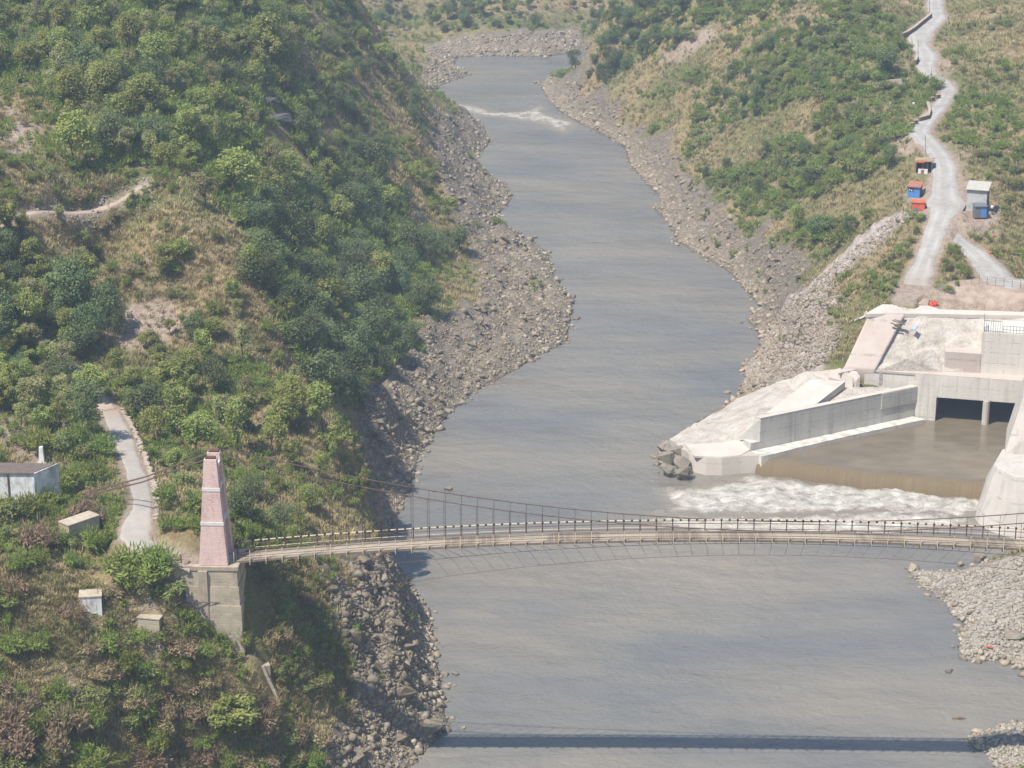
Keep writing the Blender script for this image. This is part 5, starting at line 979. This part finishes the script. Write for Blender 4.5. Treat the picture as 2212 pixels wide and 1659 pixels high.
def build_small():
    # blue hut
    S = Spot('blue_hut', SPOTS['blue'], R(-22), 'blue painted hut with a rusty red lean-to roof beside the road', 'hut')
    S.part(MB().prism([(-.92, 0, 0), (.92, 0, 0), (.92, 1.7, 0), (-.92, 1.7, 0)], [(-.92, 0, 1.65), (.92, 0, 1.65), (.92, 1.7, 2.0), (-.92, 1.7, 2.0)]), 'walls', M['blue'])
    S.part(MB().prism([(-1.05, -.22, 1.66), (1.08, -.22, 1.66), (1.08, 1.85, 2.08), (-1.05, 1.85, 2.08)], [(-1.05, -.22, 1.75), (1.08, -.22, 1.75), (1.08, 1.85, 2.17), (-1.05, 1.85, 2.17)]), 'roof', M['redroof'])
    S.part(MB().box((.935, .85, .85), (.03, 1.68, 1.65)), 'side_boards', M['brownwall'])
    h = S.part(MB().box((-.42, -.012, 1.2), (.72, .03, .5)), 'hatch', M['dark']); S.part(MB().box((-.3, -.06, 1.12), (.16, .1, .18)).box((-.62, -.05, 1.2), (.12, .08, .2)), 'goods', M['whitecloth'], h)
    S.part(MB().box((.1, -.01, .72), (.03, .025, 1.4)), 'board_joint', M['galv'])
    # orange stall
    S = Spot('orange_stall', SPOTS['orange'], R(-8), 'low stall wrapped in orange tarpaulin below the blue hut', 'stall')
    m = MB()
    for x in (-.95, .95):
        for y in (0, 1.3): m.bar((x, y, 0), (x, y, 1.45), .07)
    S.part(m, 'poles', M['wood'])
    m = MB(); n_ = 14
    for i in range(n_): x0, x1 = -.9 + 1.8 * i / n_, -.9 + 1.8 * (i + 1) / n_; w0, w1 = .05 * math.sin(i * 2.1), .05 * math.sin((i + 1) * 2.1); m.prism([(x0, w0 - .02, .1), (x1, w1 - .02, .1), (x1, w1 + .02, .1), (x0, w0 + .02, .1)], [(x0, w0 * .4 - .02, 1.2), (x1, w1 * .4 - .02, 1.2), (x1, w1 * .4 + .02, 1.2), (x0, w0 * .4 + .02, 1.2)])
    S.part(m, 'front_sheet', M['orange']); S.part(MB().box((.93, .65, .7), (.03, 1.25, 1.25)), 'side_sheet', M['orange'])
    m = MB()
    for i in range(8):
        for j in range(5): x, y = -1.05 + .265 * i, -.2 + .34 * j; f = lambda a, b: 1.42 + .06 * math.sin(a * 5 + b * 3) - .05 * abs(a); m.prism([(x, y, f(x, y) - .05), (x + .265, y, f(x + .265, y) - .05), (x + .265, y + .34, f(x + .265, y + .34) - .05), (x, y + .34, f(x, y + .34) - .05)], [(x, y, f(x, y)), (x + .265, y, f(x + .265, y)), (x + .265, y + .34, f(x + .265, y + .34)), (x, y + .34, f(x, y + .34))])
    S.part(m, 'roof_sheet', M['orange']); S.part(MB().box((-.35, -.55, .3), (.7, .05, .6)).box((-.66, -.35, .28), (.05, .4, .55)), 'counter', M['galv'])
    # grey block hut
    S = Spot('block_hut', SPOTS['grey'], R(-20), 'tall grey block hut with a sloping tin roof beside the road', 'hut')
    S.part(MB().prism([(-1.5, 0, 0), (1.5, 0, 0), (1.5, 2.3, 0), (-1.5, 2.3, 0)], [(-1.5, 0, 3.25), (1.5, 0, 3.25), (1.5, 2.3, 3.85), (-1.5, 2.3, 3.85)]), 'walls', M['block'])
    S.part(MB().prism([(-1.65, -.3, 3.24), (1.72, -.3, 3.24), (1.72, 2.5, 3.97), (-1.65, 2.5, 3.97)], [(-1.65, -.3, 3.33), (1.72, -.3, 3.33), (1.72, 2.5, 4.06), (-1.65, 2.5, 4.06)]), 'roof', M['tin'])
    S.part(MB().box((1.52, 1.15, 1.6), (.05, 1.9, 3.0)), 'shade_panel', M['brownwall']); S.part(MB().bar((1.6, .3, 3.2), (2.9, -.2, 2.2), .07), 'prop_pole', M['wood'])  # dark panel puts the shade of the hut's right side into colour
    # blue and grey cabin on legs
    S = Spot('metal_cabin', SPOTS['cabin'], R(4), 'small metal cabin, half blue and half grey, standing on legs', 'cabin')
    S.part(MB().box((0, .75, 1.13), (1.7, 1.4, 1.6)), 'body', M['galv']); S.part(MB().box((.43, .04, 1.13), (.84, .03, 1.56)), 'door', M['blue']); S.part(MB().box((-.4, .04, 1.13), (.8, .03, 1.56)), 'panel', M['galv'])
    S.part(MB().prism([(-.98, -.12, 1.94), (.98, -.12, 1.94), (.98, 1.6, 2.1), (-.98, 1.6, 2.1)], [(-.98, -.12, 2.02), (.98, -.12, 2.02), (.98, 1.6, 2.18), (-.98, 1.6, 2.18)]), 'roof', M['galv']); S.part(MB().box((0, .75, .28), (1.75, 1.45, .1)), 'floor_frame', M['redroof'])
    for x in (-.75, .75):
        for y in (.12, 1.35): S.part(MB().box((x, y, .11), (.1, .1, .24)), 'leg', M['steel'])
    # thatched stall
    S = Spot('thatched_stall', SPOTS['stall'], R(-14), 'open roadside stall under a flat thatched roof with a white counter', 'stall')
    m = MB(); rg = random.Random(3)
    for i in range(10):
        for j in range(6): x, y, z = -1.4 + .28 * i, -.3 + .38 * j, 1.95 + rg.uniform(-.05, .08); m.box((x + .14, y + .2, z), (.36, .46, .16), rg.uniform(-.3, .3))
    S.part(m, 'roof', M['thatch']); S.part(MB().box((-.55, -.34, 1.82), (1.3, .05, .22)), 'awning', M['orange'])
    for x in (-1.2, -.2, .5, 1.2): S.part(MB().bar((x, -.2, 0), (x, -.2, 1.9), .06), 'post', M['wood'])
    S.part(MB().box((.05, 1.65, .95), (2.4, .06, 1.85)).box((-1.2, .8, .95), (.06, 1.6, 1.85)), 'back_wall', M['brownwall']); S.part(MB().box((1.23, .8, 1.0), (.06, 1.7, 1.6)), 'side_wall', M['galv'])
    S.part(MB().box((-.1, -.45, .38), (1.45, .1, .76)), 'counter', M['whitecloth']); S.part(MB().box((-.15, -.51, .36), (.5, .03, .6)), 'counter_cloth', M['redroof'])
    build_person()
    # poles along the road
    for i, (u, v, vt, lb) in enumerate([(2000.5,337,292,'tall thin pole behind the thatched stall'),(1982.7,129,87,'thin pole at the dark corner stub by the road'),(1971,102,78,'leaning pole below the long dark parapet'),(2011.7,170,144,'slanting pole beside the clipped bush'),(2008.5,31,-6,'uppermost pole at the top of the road'),(1986,45,14,'pole downhill of the top road edge'),(1975,241,223,'white topped pole below the double bend'),(1928,202,192,'short slanting stake on the dry wall'),(1878.5,408,382,'pale pole alone in the striped slope'),(1955,390,356,'thin dark pole uphill of the blue hut')]):
        P = ground(u, v); t = aty(u + (1 if i % 2 else -1.5), vt, P.y); m = MB(); m.tube([P - Vector((0, 0, .3)), t], .055, 6, .04); o = m.build('pole', M['wood']); tag(o, lb, 'pole')
        if 'white' in lb: o2 = MB().box(t, (.35, .3, .3)).build('lamp_box', M['whitecloth']); o2.parent = o
    # parapets
    for L, lb, hh in [([(1945,83),(1960,77),(1975,67),(1992,53),(2011,38)], 'long dark stone parapet on the outer edge of the upper road', .8), ([(1985,263),(2004,258),(2008,246),(2004,229)], 'bent stone parapet on the outer edge of the middle bend', .7), ([(1976,141),(1982,131)], 'short dark parapet stub below the pole', .9)]:
        Q = [ground(u, v) for u, v in L]; r = empty('parapet_wall', Q[0], lb, 'parapet'); iv = Matrix.Translation(-Q[0]); m, c = MB(), MB()
        for a, b in zip(Q[:-1], Q[1:]): m.bar(a + Vector((0, 0, hh / 2 - .2)), b + Vector((0, 0, hh / 2 - .2)), .45, hh + .4); c.bar(a + Vector((0, 0, hh + .05)), b + Vector((0, 0, hh + .05)), .52, .1)
        for mb, nm, mt in ((m, 'masonry', M['darkstone']), (c, 'coping', M['capstone'])): o = mb.build(nm, mt); o.parent = r; o.matrix_parent_inverse = iv
    for i, (u, v) in enumerate([(1953.5,287),(1962,281),(1970,275),(1978,269),(2014.8,219),(2026.5,213.5)]):
        P = ground(u, v); r = empty('guard_block', P, ['first', 'second', 'third', 'fourth', 'nearer', 'farther'][i] + (' block in the row of four below the bend' if i < 4 else ' of the two blocks at the inner bend'), 'guard block', 'stone guard blocks along the road')
        o = MB().box((0, 0, .25), (.75, .4, .9), .5).build('masonry', M['darkstone']); o.parent = r; o = MB().box((0, 0, .74), (.82, .46, .08), .5).build('coping', M['capstone']); o.parent = r
    # dry stone wall on the slope
    Q = [ground(u, v) for u, v in [(1886,192),(1905,187),(1925,184),(1950,182)]]; m = MB()
    for a, b in zip(Q[:-1], Q[1:]): m.bar(a + Vector((0, 0, .2)), b + Vector((0, 0, .2)), .6, 1.6)
    tag(m.build('dry_wall', M['capstone']), 'pinkish dry stone wall on the slope below the road', 'wall')
    # red heap, sheet, planks, spar, cloth
    P = atz(2017, 659, 14.95); rg = random.Random(9); bm = bmesh.new(); bmesh.ops.create_icosphere(bm, subdivisions=3, radius=1)
    for v in bm.verts: v.co = Vector((v.co.x * .7, v.co.y * .6, max(v.co.z, -.1) * .62)) * (1 + .16 * math.sin(v.co.x * 9 + v.co.z * 7) + rg.uniform(-.06, .06))
    me = bpy.data.meshes.new('tarpaulin_heap'); bm.to_mesh(me); bm.free(); o = link('tarpaulin_heap', me, M['red']); o.location = P; tag(o, 'crumpled bright red tarpaulin heap on the upper terrace', 'tarpaulin')
    def lay(name, pts, wd, ht, mat, lb, cat): m = MB(); [m.bar(a, b, wd, ht) for a, b in zip(pts[:-1], pts[1:])]; tag(m.build(name, mat), lb, cat)
    sl = lambda u, v, e=.35: (lambda f: atz(u, v, 8.25 + f * 6.5 + e))((798 - v) / (798 - 677))
    lay('plank', [sl(1928, 692), sl(1956, 702)], .3, .1, M['wood'], 'upper dark plank lying on the sprayed slope', 'plank'); lay('plank', [sl(1924, 697), sl(1946, 706)], .25, .1, M['wood'], 'lower dark plank lying on the sprayed slope', 'plank'); lay('plank', [sl(1932, 690), sl(1957, 698)], .12, .1, M['wood'], 'thin batten above the two dark planks', 'plank')
    lay('blue_sheet', [sl(1972, 712), sl(1979, 703)], .75, .12, M['bluecloth'], 'folded blue sheet on the sprayed slope', 'sheet')
    P1, P2, P3 = ground(1846, 697), ground(1866, 690), ground(1872, 678); up = Vector((0, 0, .35)); lay('bent_spar', [P1 + up, P2 + up * 1.2, P3 + up], .22, .2, M['whitecloth'], 'bent pale spar lying on the stones by the chute', 'spar')
    P = ground(2135, 1402); lay('red_rag', [P + Vector((-.4, 0, .2)), P + Vector((0, .1, .26)), P + Vector((.4, -.1, .18))], .22, .08, M['red'], 'red rag caught on the gravel bar', 'rag')
    P = atz(2072, 1553, .05); lay('driftwood', [P + Vector((-.7, .1, 0)), P + Vector((0, 0, .12)), P + Vector((.6, .1, 0))], .25, .2, M['wood'], 'dark driftwood floating near the shore', 'driftwood')
    for i, (u, v) in enumerate([(2147, 512), (2139, 548), (2198, 590)]): P = ground(u, v); lay('orange_scrap', [P + Vector((-.25, 0, .12)), P + Vector((.25, .1, .2))], .3, .15, M['orange'], ['orange scrap in the grass above the cabin yard', 'orange scrap on the verge of the branch road', 'orange scrap at the outer edge of the branch road'][i], 'scrap')
    # fence above the cut bank
    Q = [ground(u, v) for u, v in [(2098,610),(2115,612),(2132,615),(2150,617),(2168,619),(2186,621),(2204,623),(2222,625)]]; r = empty('wire_fence', Q[0], 'sagging wire fence along the top of the cut bank', 'fence'); iv = Matrix.Translation(-Q[0])
    for q in Q: o = MB().bar(q - Vector((0, 0, .2)), q + Vector((0, 0, 1.15)), .05).build('post', M['darkstone']); o.parent = r; o.matrix_parent_inverse = iv
    m = MB()
    for h in (.45, .8, 1.1): m.tube([q + Vector((0, 0, h)) for q in Q], .012, 4)
    o = m.build('wire', M['steel']); o.parent = r; o.matrix_parent_inverse = iv
    # whitewashed ruin
    P = SPOTS['ruin']; FR = atz(79, 1104, P.z - .1); sd = Vector((1.75, 2.7, 0)); fr = Vector((-7, .15, 0)); H = 3.75; up = Vector((0, 0, 1)); r = empty('ruined_house', FR, 'roofless looking whitewashed flat house streaked with black mould', 'house'); iv = Matrix.Translation(-FR)
    def pt(mb, nm, mt, par=r, i=iv): o = mb.build(nm, mt); o.parent = par; o.matrix_parent_inverse = i; return o
    c4 = [FR - up * 1.5, FR + sd - up * 1.5, FR + sd + fr - up * 1.5, FR + fr - up * 1.5]; pt(MB().prism(c4, [p + up * (H + 1.5) for p in c4]), 'walls', M['wash'])
    c5 = [p + up * (H + 1.502) for p in (c4[0] + sd * .05 - Vector((.15, 0, 0)), c4[1] - sd * .05 - Vector((.15, 0, 0)), c4[2], c4[3] + sd * .05)]; pt(MB().slab([p + up * .06 for p in c5], .055), 'roof', M['dark'] if False else M['darkstone'])
    pt(MB().bar(FR + up * (H + .04) - Vector((.0, .06, 0)), FR + fr + up * (H + .02) - Vector((0, .06, 0)), .14, .12), 'parapet_edge', M['darkstone']); pt(MB().bar(FR + fr * .35 + up * 1.2 + Vector((0, -.05, 0)), FR + fr * .35 + up * H + Vector((0, -.05, 0)), .12, .1), 'drain_pipe', M['steel'])
    P = ground(91, 1000); m = MB().prism([(-.3, -.3, -.4), (.3, -.3, -.4), (.3, .3, -.4), (-.3, .3, -.4)], [(-.18, -.18, 1.75), (.18, -.18, 1.75), (.18, .18, 1.75), (-.18, .18, 1.75)]); r2 = empty('boundary_pillar', P, 'small white tapering pillar behind the whitewashed ruin', 'pillar'); o = m.build('shaft', M['wash']); o.parent = r2; o = MB().box((0, 0, 0), (.95, .9, .25)).build('plinth', M['capstone']); o.parent = r2
    # anchor blocks and low hut
    def block(name, u, v, sx, sy, sz_, rz, mat, lb, cat, cap=True, skew=0.0):
        P = ground(u, v); r = empty(name, P, lb, cat, None, rz); o = MB().prism([(-sx / 2 + skew, 0, -1.2), (sx / 2, 0, -1.2), (sx / 2, sy, -1.2), (-sx / 2 + skew, sy, -1.2)], [(-sx / 2, 0, sz_), (sx / 2, 0, sz_), (sx / 2, sy, sz_), (-sx / 2, sy, sz_)]).build('masonry', mat); o.parent = r
        if cap: o = MB().box((0, sy / 2, sz_ + .055), (sx + .12, sy + .12, .1)).build('cap', M['stone']); o.parent = r
    block('stone_hut', 140, 1168, 1.5, 3.4, 1.6, R(-42), M['stone'], 'low stone box half buried in the slope beside the path', 'hut'); block('anchor_block', 197, 1324, 1.9, 1.5, 1.5, R(8), M['wash'], 'whitewashed cable anchor block jutting from the slope', 'anchor block', True, .5)
    block('anchor_block', 322, 1370, 2.0, 1.7, 1.45, R(-12), M['stone'], 'grey stone cable anchor block below the whitewashed one', 'anchor block'); block('broken_slab', 560, 1436, 2.0, 1.0, -.2, R(18), M['capstone'], 'broken concrete slab at the foot of the abutment', 'slab', False)
    Q = [ground(u, v) for u, v in [(566,1440),(578,1468),(590,1492),(600,1514)]]; m = MB(); [m.bar(a + Vector((0, 0, .05)), b + Vector((0, 0, -.05)), .22, .5) for a, b in zip(Q[:-1], Q[1:])]; tag(m.build('low_wall', M['stone']), 'thin broken wall running down from the slab', 'wall')
    # stone edging beside the path
    Qp = ROADS['concrete_path']; m = MB(); rg = random.Random(12); n = len(Qp)
    for j in range(8, n - 1):
        a, b = Qp[j], Qp[j + 1]; T_ = Vector((b[0] - a[0], b[1] - a[1], 0)).normalized(); N_ = Vector((T_.y, -T_.x, 0))
        for k in range(3): q = Vector(a[:3]).lerp(Vector(b[:3]), k / 3) + N_ * (a[3] + .45 + rg.uniform(-.05, .25)); m.box((q.x, q.y, q.z + .08), (rg.uniform(.3, .5), rg.uniform(.3, .6), rg.uniform(.3, .6)), rg.uniform(0, 3))
    tag(m.build('path_edging', M['capstone']), 'rough stone edging along the outer side of the concrete path', 'edging')
def build_person():
    P = ground(2142, 463); me = bpy.data.meshes.new('person'); z = .8
    J = [(0, 0, .84), (0, 0, 1.05), (0, 0, 1.28), (0, -.01, 1.38), (0, -.02, 1.50), (.10, 0, .80), (.12, -.03, .45), (.12, .02, .07), (.13, -.12, .03), (-.10, 0, .80), (-.12, -.02, .45), (-.12, .03, .07), (-.13, -.11, .03), (.19, 0, 1.26), (.24, -.02, 1.02), (.23, -.12, .82), (-.19, 0, 1.26), (-.24, -.02, 1.02), (-.23, -.12, .82)]
    E = [(0, 1), (1, 2), (2, 3), (3, 4), (0, 5), (5, 6), (6, 7), (7, 8), (0, 9), (9, 10), (10, 11), (11, 12), (2, 13), (13, 14), (14, 15), (2, 16), (16, 17), (17, 18)]; Rd = [.14, .13, .15, .055, .10, .095, .07, .05, .04, .095, .07, .05, .04, .07, .05, .035, .07, .05, .035]
    me.from_pydata(J, E, []); o = bpy.data.objects.new('person', me); COL.objects.link(o); o.location = P; o.rotation_euler = (0, 0, R(10)); me.materials.append(M['trouser'])
    sk = o.modifiers.new('skin', 'SKIN'); 
    for i, v in enumerate(me.skin_vertices[0].data): v.radius = (Rd[i], Rd[i] * .8); v.use_root = i == 0
    o.modifiers.new('sub', 'SUBSURF').levels = 1; tag(o, 'person in a cream shirt and red headcloth standing by the metal cabin', 'person')
    bm = bmesh.new(); bmesh.ops.create_uvsphere(bm, u_segments=12, v_segments=8, radius=1); [setattr(v, 'co', Vector((v.co.x * .27, v.co.y * .2, 1.12 + v.co.z * .3))) for v in bm.verts]; m2 = bpy.data.meshes.new('shirt'); bm.to_mesh(m2); bm.free(); s_ = link('shirt', m2, M['whitecloth'], o)
    bm = bmesh.new(); bmesh.ops.create_uvsphere(bm, u_segments=12, v_segments=8, radius=1); [setattr(v, 'co', Vector((v.co.x * .15, v.co.y * .15 + .01, 1.57 + v.co.z * .12))) for v in bm.verts]; m3 = bpy.data.meshes.new('headcloth'); bm.to_mesh(m3); bm.free(); link('headcloth', m3, M['red'], o)
def build_haze():
    m = MB().box((0, 150, 64), (3000, 2600, 134)); s = bpy.data.materials.new('haze'); s.use_nodes = True; t = s.node_tree; t.nodes.remove(t.nodes['Principled BSDF']); v = t.nodes.new('ShaderNodeVolumePrincipled')
    v.inputs['Color'].default_value = (.70, .85, 1.0, 1); v.inputs['Density'].default_value = HAZE; v.inputs['Anisotropy'].default_value = .0; t.links.new(v.outputs[0], t.nodes['Material Output'].inputs['Volume'])
    o = m.build('haze', s); tag(o, 'thin pale blue haze filling the gorge', 'haze', kind='stuff')
HAZE = 0.00036

# ------------------------------------------------------------------ put it together
prep()
build_land()
build_road('gravel_road', ROADS['gravel_road'], M['gravel'], .10, 'pale gravel road winding up past the huts')
build_road('branch_road', ROADS['branch_road'], M['gravel'], .07, 'gravel branch road turning off below the huts')
build_road('concrete_path', ROADS['concrete_path'], M['pathconc'], .09, 'pale concrete path leading to the bridge tower')
build_road('dirt_path', ROADS['dirt_path'], M['earthpath'], .07, 'rough earth path above the concrete one')
build_road('hill_track', ROADS['hill_track'], M['earthpath'], .07, 'stony track crossing the knoll')
build_water(); build_works(); build_bridge(); build_small(); build_rocks(); build_plants(); label_pending(); build_haze()
